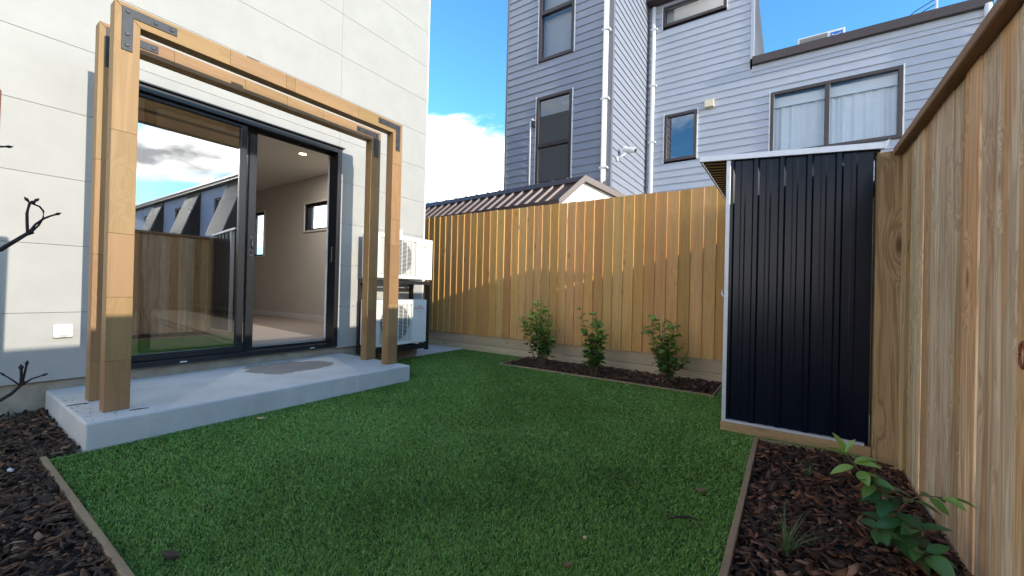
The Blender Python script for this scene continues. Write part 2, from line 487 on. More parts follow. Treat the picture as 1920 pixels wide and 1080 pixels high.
MAT['litter_pale'] = plain('pale_chip', (0.55, 0.40, 0.22), 0.8, noise=0.3, nscale=60)
MAT['litter_dark'] = plain('dark_bark_piece', (0.035, 0.022, 0.016), 0.8, noise=0.5, nscale=60, bmp=0.5)
MAT['stone'] = plain('pale_pebble', (0.5, 0.52, 0.55), 0.6, noise=0.2)

def concrete(name, stain_centre=None):
    m, nt, bs = new_mat(name)
    tc = nt.nodes.new('ShaderNodeTexCoord'); L = nt.links
    n1 = N(nt, 'TexNoise', Scale=3.0, Detail=6.0, Roughness=0.6); L.new(tc.outputs['Object'], n1.inputs['Vector'])
    n2 = N(nt, 'TexNoise', Scale=70.0, Detail=4.0, Roughness=0.7); L.new(tc.outputs['Object'], n2.inputs['Vector'])
    r1 = ramp(nt, [(0.3, (0.48, 0.455, 0.415)), (0.7, (0.64, 0.61, 0.56))]); L.new(n1.outputs['Fac'], r1.inputs[0])
    c = mix_col(nt, math_node(nt, 'MULTIPLY', n2.outputs['Fac'], 0.35), r1.outputs[0], (0.38, 0.375, 0.36))
    # pitted pores
    n3 = N(nt, 'TexVoronoi', Scale=34.0); L.new(tc.outputs['Object'], n3.inputs['Vector'])
    p = N(nt, 'MapRange'); p.inputs['From Min'].default_value = 0.05; p.inputs['From Max'].default_value = 0.11; p.inputs['To Min'].default_value = 0.75; p.inputs['To Max'].default_value = 0
    L.new(n3.outputs['Distance'], p.inputs['Value'])
    c = mix_col(nt, p.outputs[0], c, (0.2, 0.195, 0.19))
    rough = 0.85
    if stain_centre:
        # a damp, dirty patch with a ragged outline
        mp = N(nt, 'Mapping'); mp.inputs['Location'].default_value = (-stain_centre[0] * 2.6, -stain_centre[1] * 2.35, 0)
        mp.inputs['Scale'].default_value = (2.6, 2.35, 0)
        L.new(tc.outputs['Object'], mp.inputs[0])
        n4 = N(nt, 'TexNoise', Scale=3.2, Detail=5.0, Roughness=0.6); L.new(tc.outputs['Object'], n4.inputs['Vector'])
        ln = N(nt, 'VectorMath', _operation='LENGTH'); L.new(mp.outputs[0], ln.inputs[0])
        d = math_node(nt, 'ADD', ln.outputs['Value'], math_node(nt, 'MULTIPLY', n4.outputs['Fac'], 1.15))
        s = N(nt, 'MapRange', _interpolation_type='SMOOTHSTEP'); s.inputs['From Min'].default_value = 1.36; s.inputs['From Max'].default_value = 1.46
        s.inputs['To Min'].default_value = 0.85; s.inputs['To Max'].default_value = 0
        L.new(d, s.inputs['Value'])
        geo = nt.nodes.new('ShaderNodeNewGeometry'); sz = nt.nodes.new('ShaderNodeSeparateXYZ'); L.new(geo.outputs['Normal'], sz.inputs[0])
        top = math_node(nt, 'GREATER_THAN', sz.outputs['Z'], 0.7)
        n5 = N(nt, 'TexNoise', Scale=14.0, Detail=5.0); L.new(tc.outputs['Object'], n5.inputs['Vector'])
        sc_ = mix_col(nt, n5.outputs['Fac'], (0.10, 0.085, 0.07), (0.27, 0.235, 0.20))
        c = mix_col(nt, math_node(nt, 'MULTIPLY', s.outputs[0], top), c, sc_)
    L.new(c, bs.inputs['Base Color'])
    bs.inputs['Roughness'].default_value = rough
    bump(nt, bs, n2.outputs['Fac'], 0.35, 0.004)
    return m
MAT['step'] = concrete('step_concrete', (0.40, 1.50))
MAT['pad'] = concrete('pad_concrete')

def emit(name, col, s):
    m = bpy.data.materials.new(name); m.use_nodes = True
    nt = m.node_tree; nt.nodes.clear()
    o = nt.nodes.new('ShaderNodeOutputMaterial'); e = nt.nodes.new('ShaderNodeEmission')
    e.inputs[0].default_value = (*col, 1); e.inputs[1].default_value = s
    nt.links.new(e.outputs[0], o.inputs[0])
    return m
MAT['lamp'] = emit('downlight_glow', (1.0, 0.78, 0.45), 6.0)

# ------------------------------------------------------------------ ground
XW = -4.33          # face of the white cladding
XF = -4.365         # face of the foundation
g = MB(); g.add([(-150, -150, -0.05), (150, -150, -0.05), (150, 150, -0.05), (-150, 150, -0.05)], [(0, 1, 2, 3)])
structure(g.build('ground', MAT['ground']))

LAWN = [(-3.19, 0.412, -0.178, 3.115), (-3.19, 3.115, 0.42, 3.235), (-3.19, 3.235, -0.392, 4.205), (-4.24, 2.876, -3.19, 4.885),
        (-3.19, 4.205, -3.04, 4.885), (-0.565, 4.205, -0.392, 4.885)]
lb = MB()
for (x0, y0, x1, y1) in LAWN:
    lb.add([(x0, y0, 0), (x1, y0, 0), (x1, y1, 0), (x0, y1, 0)], [(0, 1, 2, 3)])
structure(lb.build('lawn', MAT['turf_back']))
sb = MB()
for (x0, y0, x1, y1, z) in [(-4.364, -2.0, -0.2, 0.385, -0.012), (-0.152, -2.0, 0.53, 3.09, -0.012), (-3.02, 4.225, -0.585, 4.89, -0.012)]:
    sb.add([(x0, y0, z), (x1, y0, z), (x1, y1, z), (x0, y1, z)], [(0, 1, 2, 3)])
structure(sb.build('garden_soil', MAT['soil']))

# concrete pad along the side of the house
pd = MB().box(-5.2, -4.245, 3.93, 4.885, -0.04, 0.014)
structure(pd.build('concrete_path', MAT['pad']))

# ------------------------------------------------------------------ white house
DY0, DY1, DZ0, DZ1 = 0.885, 2.773, 0.25, 2.53
house = thing('house', 'white panel-clad house with black sliding door on the left', 'house', (XW, 2.0, 0))
ROW = 0.4835
rows = [0.23 + ROW * k for k in range(14)]
GAP = 0.0025
VJ = 2.752
def panel(poly):
    MB().prism(poly, 'x', XW - 0.022, XW).build('wall_panel', MAT['cladding'], house, bevel=0.001)
for k in range(13):
    z0, z1 = rows[k], rows[k + 1] - GAP
    if k < 4:
        panel([(-3.0, z0), (DY0, z0), (DY0, z1), (-3.0, z1)])
        panel([(DY1, z0), (4.085, z0), (4.085, z1), (DY1, z1)])
    elif k == 4:
        panel([(-3.0, z0), (DY0, z0), (DY0, DZ1), (VJ - 0.0015, DZ1), (VJ - 0.0015, z1), (-3.0, z1)])
        panel([(VJ, DZ1), (DY1, DZ1), (DY1, z0), (4.085, z0), (4.085, z1), (VJ, z1)])
    else:
        panel([(-3.0, z0), (VJ - 0.0015, z0), (VJ - 0.0015, z1), (-3.0, z1)])
        panel([(VJ, z0), (4.085, z0), (4.085, z1), (VJ, z1)])
# framing behind the cladding, leaving the door opening
def holed(mb, axis, a0, a1, u0, u1, v0, v1, holes):
    us = sorted(set([u0, u1] + [h[0] for h in holes] + [h[1] for h in holes]))
    vs = sorted(set([v0, v1] + [h[2] for h in holes] + [h[3] for h in holes]))
    for i in range(len(us) - 1):
        for j in range(len(vs) - 1):
            cu, cv = (us[i] + us[i + 1]) / 2, (vs[j] + vs[j + 1]) / 2
            if any(h[0] < cu < h[1] and h[2] < cv < h[3] for h in holes): continue
            if axis == 'x': mb.box(a0, a1, us[i], us[i + 1], vs[j], vs[j + 1])
            else: mb.box(us[i], us[i + 1], a0, a1, vs[j], vs[j + 1])
    return mb
holed(MB(), 'x', -4.50, XW - 0.0235, -3.0, 4.06, 0.235, 6.45, [(DY0 + 0.01, DY1 - 0.01, DZ0 + 0.005, DZ1 - 0.01)]).build('wall_frame', MAT['joint'], house)
MB().box(-4.40, XW + 0.006, 4.086, 4.105, 0.225, 6.55).build('corner_flashing', MAT['white_trim'], house, bevel=0.002)
MB().box(-4.70, XW + 0.02, -3.0, 4.12, 6.55, 6.62).build('parapet_cap', MAT['black_alu'], house)
# side wall towards the back fence with two window openings
YI = 3.95
HOLE = [(-7.20, -6.43, 1.92, 2.39), (-9.35, -8.70, 1.52, 2.40)]
holed(MB(), 'y', YI, 4.10, -12.8, -4.402, 0.235, 6.5, HOLE).build('side_wall', MAT['cladding'], house)
MB().box(-12.8, XF, -3.0, 4.06, -0.1, 0.234).build('foundation', MAT['found'], house, bevel=0.004)
holed(MB(), 'y', YI - 0.012, YI - 0.001, -12.6, -4.514, 0.334, 2.85, HOLE).build('interior_wall', MAT['int_wall'], house)
MB().box(-12.62, -12.6, -2.5, YI, 0.334, 2.85).build('interior_wall', MAT['int_wall'], house)
MB().box(-12.6, -4.51, -2.52, -2.5, 0.334, 2.85).build('interior_wall', MAT['int_wall'], house)
holed(MB(), 'x', -4.513, -4.502, -2.5, YI - 0.013, 0.334, 2.85, [(DY0 + 0.03, DY1 - 0.03, 0.2, DZ1 - 0.03)]).build('interior_wall', MAT['int_wall'], house)
MB().box(-12.6, -4.40, -2.5, YI, 2.85, 2.95).build('ceiling', MAT['ceil'], house)
MB().box(-12.6, -4.49, -2.5, YI, 0.236, 0.334).build('carpet', MAT['carpet'], house)
MB().box(-12.6, -4.52, YI - 0.026, YI - 0.0125, 0.335, 0.425).build('skirting', MAT['white_trim'], house, bevel=0.002)
MB().box(-12.6, -4.50, -3.0, 4.05, 6.3, 6.4).build('roof', MAT['brown_roof'], house)
# downlight
dl = MB()
ang = [2 * math.pi * k / 20 for k in range(20)]
dl.prism([(-5.85 + 0.05 * math.cos(a), 3.14 + 0.05 * math.sin(a)) for a in ang], 'z', 2.842, 2.849)
rim = MB(); rim.tube([(-5.85 + 0.055 * math.cos(a), 3.14 + 0.055 * math.sin(a), 2.845) for a in ang + [0]], 0.007, 6, False)
d_ob = rim.build('downlight', MAT['white_trim'], house, smooth=True)
dl.build('lamp_lens', MAT['lamp'], d_ob)
lamp_d = bpy.data.lights.new('downlight_lamp', 'AREA'); lamp_d.shape = 'DISK'; lamp_d.size = 0.09; lamp_d.energy = 9; lamp_d.color = (1.0, 0.9, 0.78)
lamp_o = bpy.data.objects.new('downlight_lamp', lamp_d); COL.objects.link(lamp_o); lamp_o.parent = d_ob
lamp_o.location = Vector((-5.85, 3.14, 2.838)) - ORG[d_ob.name]
# interior windows
for (x0, x1, z0, z1) in HOLE:
    f = MB(); w = 0.035
    f.box(x0, x0 + w, YI + 0.02, YI + 0.09, z0, z1).box(x1 - w, x1, YI + 0.02, YI + 0.09, z0, z1)
    f.box(x0 + w, x1 - w, YI + 0.02, YI + 0.09, z0, z0 + w).box(x0 + w, x1 - w, YI + 0.02, YI + 0.09, z1 - w, z1)
    wf = f.build('window', MAT['black_alu'], house)
    MB().add([(x0 + w, YI + 0.05, z0 + w), (x1 - w, YI + 0.05, z0 + w), (x1 - w, YI + 0.05, z1 - w), (x0 + w, YI + 0.05, z1 - w)], [(0, 1, 2, 3)]).build('pane', MAT['glass_open'], wf)
    t = MB(); t.box(x0 - 0.03, x0, YI - 0.03, YI + 0.019, z0 - 0.03, z1 + 0.03).box(x1, x1 + 0.03, YI - 0.03, YI + 0.019, z0 - 0.03, z1 + 0.03)
    t.box(x0, x1, YI - 0.03, YI + 0.019, z0 - 0.03, z0).box(x0, x1, YI - 0.03, YI + 0.019, z1, z1 + 0.03)
    t.build('architrave', MAT['white_trim'], wf)

# sliding door
FO, FI = XW + 0.022, -4.475       # outer and inner faces of the door frame
fr = MB(); wj = 0.05
fr.box(FI, FO, DY0, DY0 + wj, DZ0, DZ1).box(FI, FO, DY1 - wj, DY1, DZ0, DZ1)
fr.box(FI, FO, DY0 + wj, DY1 - wj, DZ1 - 0.055, DZ1).box(FI, FO, DY0 + wj, DY1 - wj, DZ0, DZ0 + 0.045)
dfr = fr.build('door_frame', MAT['black_alu'], house, bevel=0.003)
MB().box(XW + 0.001, XW + 0.05, DY0 - 0.02, DY1 + 0.02, DZ1 + 0.0005, DZ1 + 0.014).build('head_flashing', MAT['black_alu'], dfr, bevel=0.002)
for za, zb_ in ((DZ1 - 0.085, DZ1 - 0.056), (DZ0 + 0.046, DZ0 + 0.07)):
    MB().box(-4.41, -4.402, DY0 + wj, DY1 - wj, za, zb_).build('track', MAT['black_alu'], dfr)
wl_ = MB()
wl_.box(-4.514, -4.476, DY1 - 0.048, DY1 - 0.02, 0.334, DZ1 - 0.02).box(-4.514, -4.476, DY0 + 0.02, DY0 + 0.048, 0.334, DZ1 - 0.02).box(-4.514, -4.476, DY0 + 0.05, DY1 - 0.05, DZ1 - 0.048, DZ1 - 0.02)
wl_.build('reveal_lining', MAT['white_trim'], dfr, bevel=0.002)
MB().box(-4.42, -4.38, DY1 - 0.062, DY1 - 0.051, 1.22, 1.40).build('latch_keeper', MAT['black_steel'], dfr, bevel=0.002)
for yy in (1.30, 2.45):
    MB().box(FO, FO + 0.003, yy, yy + 0.05, 0.262, 0.270).build('drain_cap', MAT['white_trim'], dfr)
def door_leaf(name, x0, x1, y0, y1, z0, z1, ws, wt, wb, glassmat):
    m = MB()
    m.box(x0, x1, y0, y0 + ws, z0, z1).box(x0, x1, y1 - ws, y1, z0, z1)
    m.box(x0, x1, y0 + ws, y1 - ws, z1 - wt, z1).box(x0, x1, y0 + ws, y1 - ws, z0, z0 + wb)
    o = m.build(name, MAT['black_alu'], house, bevel=0.003)
    xm = (x0 + x1) / 2
    MB().add([(xm, y0 + ws - 0.006, z0 + wb - 0.006), (xm, y1 - ws + 0.006, z0 + wb - 0.006), (xm, y1 - ws + 0.006, z1 - wt + 0.006), (xm, y0 + ws - 0.006, z1 - wt + 0.006)], [(0, 1, 2, 3)]).build('pane', glassmat, o)
    return o
door_leaf('fixed_panel', -4.395, -4.345, DY0 + wj + 0.001, 1.795, DZ0 + 0.047, DZ1 - 0.057, 0.055, 0.03, 0.055, MAT['glass'])
sl = door_leaf('sliding_panel', -4.465, -4.415, 1.06, 1.915, DZ0 + 0.047, DZ1 - 0.057, 0.07, 0.05, 0.07, MAT['glass_open'])
hd = MB()
hd.box(-4.414, -4.405, 1.862, 1.892, 1.22, 1.42)
hd.tube([(-4.405, 1.877, 1.24), (-4.385, 1.877, 1.27), (-4.378, 1.877, 1.32), (-4.385, 1.877, 1.37), (-4.405, 1.877, 1.40)], [0.006, 0.009, 0.011, 0.009, 0.006], 8)
hd.build('handle', MAT['bracket'], sl, bevel=0.001)

# outdoor socket cover on the cladding
so = thing('outdoor_socket', 'white weatherproof socket cover on the white wall left of the posts', 'socket', (XW, 0.615, 0.53))
MB().box(XW + 0.0005, XW + 0.04, 0.566, 0.664, 0.532, 0.627).build('body', MAT['white_trim'], so, bevel=0.012, seg=3, smooth=False)
MB().box(XW + 0.04, XW + 0.05, 0.578, 0.652, 0.553, 0.62).build('lid', MAT['white_trim'], so, bevel=0.004, seg=2)
MB().prism([(0.615 + 0.022 * math.cos(a), 0.545 + 0.009 * math.sin(a)) for a in ang], 'x', XW + 0.040, XW + 0.043).build('cable_entry', MAT['hp_line'], so)
MB().box(XW + 0.05, XW + 0.0525, 0.603, 0.627, 0.598, 0.606).build('catch', MAT['hp_line'], so)

# ------------------------------------------------------------------ concrete step
st = MB().box(-4.364, -3.184, 0.546, 2.870, -0.05, 0.16)
step = st.build('concrete_step', MAT['step'], loc=(-4.364, 0.546, 0), bevel=0.014, seg=3)
tag(step, 'low grey concrete step with a damp brown stain below the sliding door', 'step')
for i, (x, y, a, l, lab) in enumerate([(-3.30, 0.80, 1.35, 0.09, 'thin dark twig on the step right of the nearest post foot'), (-3.70, 0.60, 1.5, 0.10, 'thin dark twig on the step left of the inner post foot')]):
    c, s = math.cos(a), math.sin(a)
    tw = MB().tube([(x - c * l / 2, y - s * l / 2, 0.163), (x, y, 0.165), (x + c * l / 2, y + s * l / 2, 0.163)], [0.002, 0.003, 0.0015], 6).build('twig', MAT['litter_dark'], loc=(x, y, 0.16))
    tag(tw, lab, 'twig', 'twigs on the concrete step')
MB_d = MB()
for k in range(70):
    x = -3.55 + random.uniform(-0.45, 0.33); y = 0.56 + abs(random.gauss(0, 0.09)); r = random.uniform(0.002, 0.009)
    if y > 0.62 and -3.47 < x < -3.36: continue
    a = random.uniform(0, 6.28)
    MB_d.add([(x + r * math.cos(a + q), y + r * 0.5 * math.sin(a + q), 0.1605 + (0.002 if q == 0 else 0)) for q in (0, 1.6, 3.1, 4.7)], [(0, 1, 2, 3)])
do = MB_d.build('debris', MAT['litter_dark'], loc=(-3.5, 0.6, 0.16)); do['kind'] = 'stuff'
tag(do, 'dark bark crumbs scattered on the near end of the concrete step', 'debris')

# ------------------------------------------------------------------ timber portals
def portal(x_front, yl, yr, ztop, label, jl, jr, jb, seed):
    rr = random.Random(seed)
    W, H, T = 0.119, 0.115, 0.096
    t = thing('timber_portal', label, 'portal frame', (x_front - T / 2, (yl + yr) / 2, 0.16), 'timber portals over the sliding door')
    lay = [(x_front - T / 2 + 0.0002, x_front), (x_front - T, x_front - T / 2 - 0.0002)]
    zb = 0.161
    for side, joints in ((0, jl), (1, jr)):
        y0, y1 = (yl, yl + W) if side == 0 else (yr - W, yr)
        post = MB().box(x_front - T + 0.012, x_front - 0.012, y0 + 0.012, y1 - 0.012, zb - 0.0005, ztop - H - 0.02).build('post', MAT['portal_v'], t)
        for li, (xa, xb) in enumerate(lay):
            js = joints if li == 0 else [rr.uniform(0.35, 0.55) + 0.43 * q for q in range(5)]
            js = [j for j in js if zb + 0.08 < j < ztop - H - 0.1]
            cuts = [zb] + sorted(js)
            for q, z0 in enumerate(cuts):
                z1 = cuts[q + 1] - 0.0012 if q + 1 < len(cuts) else None
                if z1 is None:
                    if side == 0: poly = [(y0, z0), (y1, z0), (y1, ztop - H - 0.001), (y0, ztop - 0.001)]
                    else: poly = [(y0, z0), (y1, z0), (y1, ztop - 0.001), (y0, ztop - H - 0.001)]
                else: poly = [(y0, z0), (y1, z0), (y1, z1), (y0, z1)]
                c = Vector((xa, y0, z0))
                dx = 0.0 if li else rr.uniform(-0.0004, 0.0004)
                me = MB().prism(poly, 'x', xa + dx, xb + dx).mesh('timber_block', MAT['portal_v'], c, 0.0013)
                put('timber_block', me, post, c)
    beam = MB().box(x_front - T + 0.012, x_front - 0.012, yl + W, yr - W, ztop - H + 0.012, ztop - 0.012).build('beam', MAT['portal_h'], t)
    for li, (xa, xb) in enumerate(lay):
        js = jb if li == 0 else [yl + 0.3 + 0.45 * q + rr.uniform(-0.1, 0.1) for q in range(5)]
        cuts = [yl] + [j for j in sorted(js) if yl + 0.2 < j < yr - 0.2] + [yr]
        for q in range(len(cuts) - 1):
            a, b = cuts[q], cuts[q + 1]
            pa = (a, ztop) if q else (yl + 0.0015, ztop); pb = (b - 0.0012, ztop) if q < len(cuts) - 2 else (yr - 0.0015, ztop)
            la = (a, ztop - H) if q else (yl + W + 0.0015, ztop - H); lb_ = (b - 0.0012, ztop - H) if q < len(cuts) - 2 else (yr - W - 0.0015, ztop - H)
            c = Vector((xa, a, ztop - H))
            me = MB().prism([la, lb_, pb, pa], 'x', xa, xb).mesh('timber_block', MAT['portal_h'], c, 0.0013)
            put('timber_block', me, beam, c)
    for side in (0, 1):
        o, s = (yl, 1) if side == 0 else (yr, -1)
        P = lambda a, b: (o + s * a, ztop + b)
        poly = [P(0.032, -0.286), P(0.084, -0.286), P(0.084, -0.075), P(0.30, -0.075), P(0.30, -0.022), P(0.032, -0.022)]
        br = MB().prism(poly, 'x', x_front + 0.0005, x_front + 0.006).build('corner_bracket', MAT['bracket'], t, bevel=0.0012)
        for (a, b) in ((0.058, -0.048), (0.058, -0.185), (0.058, -0.252), (0.19, -0.048), (0.272, -0.048)):
            y, z = P(a, b)
            m = MB()
            m.prism([(y + 0.011 * math.cos(2 * math.pi * k / 10), z + 0.011 * math.sin(2 * math.pi * k / 10)) for k in range(10)], 'x', x_front + 0.006, x_front + 0.0125)
            m.build('bolt', MAT['bolt'], br, bevel=0.002)
    return t
pf = portal(-3.365, 0.652, 2.846, 2.637, 'outer timber portal frame nearest the lawn with black corner brackets', [0.464, 0.85, 1.236, 1.857], [0.451, 0.778, 1.051, 1.375, 1.646, 2.21], [1.263, 1.66, 1.731, 2.324], 3)
pb_ = portal(-3.745, 0.656, 2.870, 2.640, 'inner timber portal frame closest to the white wall', [0.42, 1.12, 1.74], [0.42, 0.70, 1.05, 1.28, 1.60, 2.05], [1.05, 1.52, 1.86, 2.20], 7)
MB().box(-3.452, -3.40, 1.385, 1.47, 2.6375, 2.660).build('top_plate', MAT['bracket'], pf, bevel=0.002)

# ------------------------------------------------------------------ heat pumps and their stand
def text_mesh(txt, size, mat, shear=0.0):
    cu = bpy.data.curves.new('print', 'FONT')
    cu.body = txt; cu.size = size; cu.align_x = 'CENTER'; cu.shear = shear
    tmp = bpy.data.objects.new('print_tmp', cu); COL.objects.link(tmp)
    dg = bpy.context.evaluated_depsgraph_get()
    me = bpy.data.meshes.new_from_object(tmp.evaluated_get(dg))
    bpy.data.objects.remove(tmp)
    me.materials.clear(); me.materials.append(mat)
    return me
FX = -3.95
def heat_pump(y0, y1, z0, z1, label):
    t = thing('heat_pump', label, 'heat pump', (-4.1, (y0 + y1) / 2, z0), 'stacked heat pump units')
    gy0, gy1 = y0 + 0.05, y0 + 0.05 + (y1 - y0) * 0.625
    gz0, gz1 = z0 + 0.055, z1 - 0.05
    cyc, czc, R = (gy0 + gy1) / 2 + 0.005, (gz0 + gz1) / 2, (gz1 - gz0) / 2 - 0.004
    body = MB().box(-4.24, FX - 0.03, y0, y1, z0 + 0.012, z1).build('body', MAT['hp'], t, bevel=0.012, seg=3)
    # front skin with the square grille opening
    fs = holed(MB(), 'x', FX - 0.0295, FX, y0 + 0.002, y1 - 0.002, z0 + 0.014, z1 - 0.002, [(gy0, gy1, gz0, gz1)])
    fs.build('front_panel', MAT['hp'], t)
    # plate around the fan ring
    n = 40
    m = MB()
    ring = [(cyc + R * math.cos(2 * math.pi * k / n), czc + R * math.sin(2 * math.pi * k / n)) for k in range(n)]
    def sq(p):
        dy, dz = p[0] - cyc, p[1] - czc
        s = min(((gy1 - cyc) if dy > 0 else (cyc - gy0)) / max(abs(dy), 1e-6), (gz1 - czc) / max(abs(dz), 1e-6))
        return (cyc + dy * s, czc + dz * s)
    for k in range(n):
        a, b = ring[k], ring[(k + 1) % n]
        c, d = sq(b), sq(a)
        m.add([(FX - 0.018, *a), (FX - 0.018, *b), (FX - 0.018, *c), (FX - 0.018, *d)], [(0, 1, 2, 3)])
    m.build('grille_surround', MAT['hp'], t)
    MB().prism(ring, 'x', FX - 0.0292, FX - 0.0270).build('fan_opening', MAT['dark'], t)
    fb = MB()
    for q in range(3):
        a = q * 2.09 + 0.4
        pts = []
        for (r, da) in ((0.05, 0), (R * 0.93, -0.2), (R * 0.95, 0.55), (0.06, 0.9)):
            pts.append((FX - 0.0255 + (0.003 if da < 0.3 else 0), cyc + r * math.cos(a + da), czc + r * math.sin(a + da)))
        fb.add(pts, [(0, 1, 2, 3)])
    fb.prism([(cyc + 0.06 * math.cos(x), czc + 0.06 * math.sin(x)) for x in ang], 'x', FX - 0.026, FX - 0.021)
    fb.build('fan', MAT['fan'], t)
    gr = MB()
    nb = 27
    for k in range(nb + 1):
        z = gz0 + (gz1 - gz0) * k / nb
        gr.box(FX - 0.006, FX + 0.001, gy0 - 0.004, gy1 + 0.004, z - 0.0022, z + 0.0022)
    for k in range(8):
        y = gy0 + (gy1 - gy0) * k / 7
        gr.box(FX - 0.0075, FX + 0.0022, y - 0.003, y + 0.003, gz0 - 0.003, gz1 + 0.003)
    gr.build('grille', MAT['hp'], t)
    for z in (z0 + (z1 - z0) * 0.335, z0 + (z1 - z0) * 0.65):
        MB().box(FX - 0.002, FX + 0.0006, gy1 + 0.015, y1 - 0.004, z - 0.0012, z + 0.0012).build('panel_seam', MAT['hp_line'], t)
    MB().box(FX - 0.002, FX + 0.0006, gy1 + 0.013, gy1 + 0.0155, z0 + 0.03, z1 - 0.02).build('panel_seam', MAT['hp_line'], t)
    # printed name and its emblem
    yc = y1 - 0.125
    tm = text_mesh('FUJITSU', 0.046, MAT['red'])
    o = put('printed_name', tm, t, (FX + 0.0012, yc, z1 - 0.125), (math.pi / 2, 0, math.pi / 2))
    em = MB(); lem = []
    for k in range(41):
        a = 2 * math.pi * k / 40
        lem.append((FX + 0.0015, yc + 0.004 + 0.024 * math.sin(a), z1 - 0.082 + 0.011 * math.sin(a) * math.cos(a)))
    em.tube(lem, 0.0016, 5, False); em.build('printed_emblem', MAT['red'], t)
    MB().box(FX - 0.001, FX + 0.0006, yc - 0.07, yc + 0.07, z1 - 0.158, z1 - 0.155).build('printed_line', MAT['grey_print'], t)
    for y in (y0 + 0.12, y1 - 0.16):
        MB().box(-4.24, FX - 0.01, y, y + 0.05, z0 - 0.006, z0 + 0.0115).build('foot', MAT['hp'], t)
    return t
u1 = heat_pump(3.02, 3.895, 1.045, 1.585, 'cream heat pump, upper unit of the two stacked by the house corner')
u2 = heat_pump(3.02, 3.812, 0.235, 0.797, 'cream heat pump, lower unit under the black steel shelf')
MB().box(-4.12, -3.98, 3.896, 3.915, 1.09, 1.29).build('service_cover', MAT['hp'], u1, bevel=0.006, seg=2)
MB().box(XW + 0.001, XW + 0.05, 3.60, 3.665, 1.50, 1.72).build('pipe_cover', MAT['white_trim'], u1, bevel=0.01, seg=2)
sd = thing('heat_pump_stand', 'black steel stand carrying two cream heat pumps', 'stand', (-4.1, 3.5, 0.14))
s = 0.045
for y in (3.035, 3.84):
    MB().box(FX - s - 0.02, FX - 0.02, y, y + s, 0.135, 0.99).build('leg', MAT['black_steel'], sd, bevel=0.002) if y > 3.5 else None
    MB().box(XW + 0.001, XW + s, y, y + s, 0.135, 0.99).build('leg', MAT['black_steel'], sd, bevel=0.002)
    MB().box(XW + 0.001, FX - 0.02, y, y + s, 0.9905, 1.034).build('arm', MAT['black_steel'], sd, bevel=0.002)
    MB().box(XW + s + 0.001, FX - 0.02 - s - 0.001 if y > 3.5 else FX - 0.02, y, y + s, 0.17, 0.215).build('arm', MAT['black_steel'], sd, bevel=0.002)
MB().box(FX - s - 0.02, FX - 0.02, 3.0805, 3.8395, 0.9905, 1.034).build('rail', MAT['black_steel'], sd, bevel=0.002)
MB().box(FX - s - 0.02, FX - 0.02, 3.0805, 3.8395, 0.16, 0.222).build('rail', MAT['black_steel'], sd, bevel=0.002)
MB().tube([(-4.24, 3.50, 0.75), (-4.20, 3.50, 0.99)], 0.03, 10).build('pipe_bundle', MAT['black_steel'], sd)
blk = MB().box(-4.362, -4.24, 2.90, 3.925, -0.04, 0.115).build('concrete_nib', MAT['found'], loc=(-4.3, 3.4, 0), bevel=0.008, seg=2)
tag(blk, 'low beige concrete nib on the ground below the heat pumps', 'concrete block')

# ------------------------------------------------------------------ back fence
YB = 4.870
bf = thing('paling_fence', 'honey coloured timber paling fence across the back of the lawn', 'fence', (-2.5, YB, 0))
pal_w = [0.1265, 0.1285, 0.130, 0.124, 0.1325]
pal_mesh = []
for w in pal_w:
    for v in range(2):
        m = MB().box(-w / 2, w / 2, -0.009, 0.009, 0, 1.87 + 0.006 * v)
        pal_mesh.append((w, m.mesh('paling', MAT['fence_back'], (0, 0, 0), 0.0012)))
x = -0.02
while x > -9.6:
    w, me = random.choice(pal_mesh)
    o = put('paling', me, bf, (x - w / 2, YB + random.uniform(-0.001, 0.001), 0.252 + random.uniform(-0.003, 0.003)), (0, random.uniform(-0.0015, 0.0015), -math.radians(random.uniform(6.2, 7.2))))
    x -= w
for (z0, z1, joints) in ((0.108, 0.247, [-9.6, -6.3, -4.2, -2.47, -0.03]), (-0.05, 0.103, [-9.6, -5.4, -2.50, -0.03])):
    for a, b in zip(joints[:-1], joints[1:]):
        box_part('retaining_board', MAT['retain'], bf, a + 0.001, b - 0.001, YB + 0.022, YB + 0.065, z0, z1, 0.003)
for z in (0.45, 1.15, 1.85):
    box_part('rail', MAT['retain'], bf, -9.6, 0.6, YB + 0.02, YB + 0.06, z, z + 0.07)

# ------------------------------------------------------------------ right fence
XR = 0.525
rf = thing('paling_fence', 'weathered pale timber paling fence with capping rail on the right', 'fence', (XR, 1.5, 0))
bounds = [3.2015, 3.08, 2.975, 2.871, 2.745, 2.611, 2.466, 2.318, 2.173, 2.029, 1.886, 1.736, 1.588]
while bounds[-1] > -2.6: bounds.append(bounds[-1] - random.choice((0.146, 0.144, 0.149, 0.143)))
for a, b in zip(bounds[1:], bounds[:-1]):
    w = b - a - 0.002
    me = MB().box(-0.009, 0.009, -w / 2, w / 2, 0, 1.80).mesh('paling', MAT['fence_right'], (0, 0, 0), 0.0015)
    put('paling', me, rf, (XR + 0.009 + random.uniform(-0.003, 0.003), (a + b) / 2, -0.015 + random.uniform(-0.004, 0.004)), (0, 0, random.uniform(-0.02, 0.02)))
for yy in np.arange(3.36, 4.85, 0.15):  # unseen run behind the shed, added to stop sun leaking past it
    me = MB().box(-0.009, 0.009, -0.074, 0.074, 0, 1.80).mesh('paling', MAT['fence_right'], (0, 0, 0))
    put('paling', me, rf, (XR + 0.04, float(yy), -0.01))
box_part('capping_rail', MAT['cap'], rf, 0.481, 0.60, -2.6, 3.196, 1.787, 1.828, 0.004)
box_part('capping_rail', MAT['cap'], rf, 0.50, 0.60, 3.31, 4.86, 1.793, 1.83, 0.004)
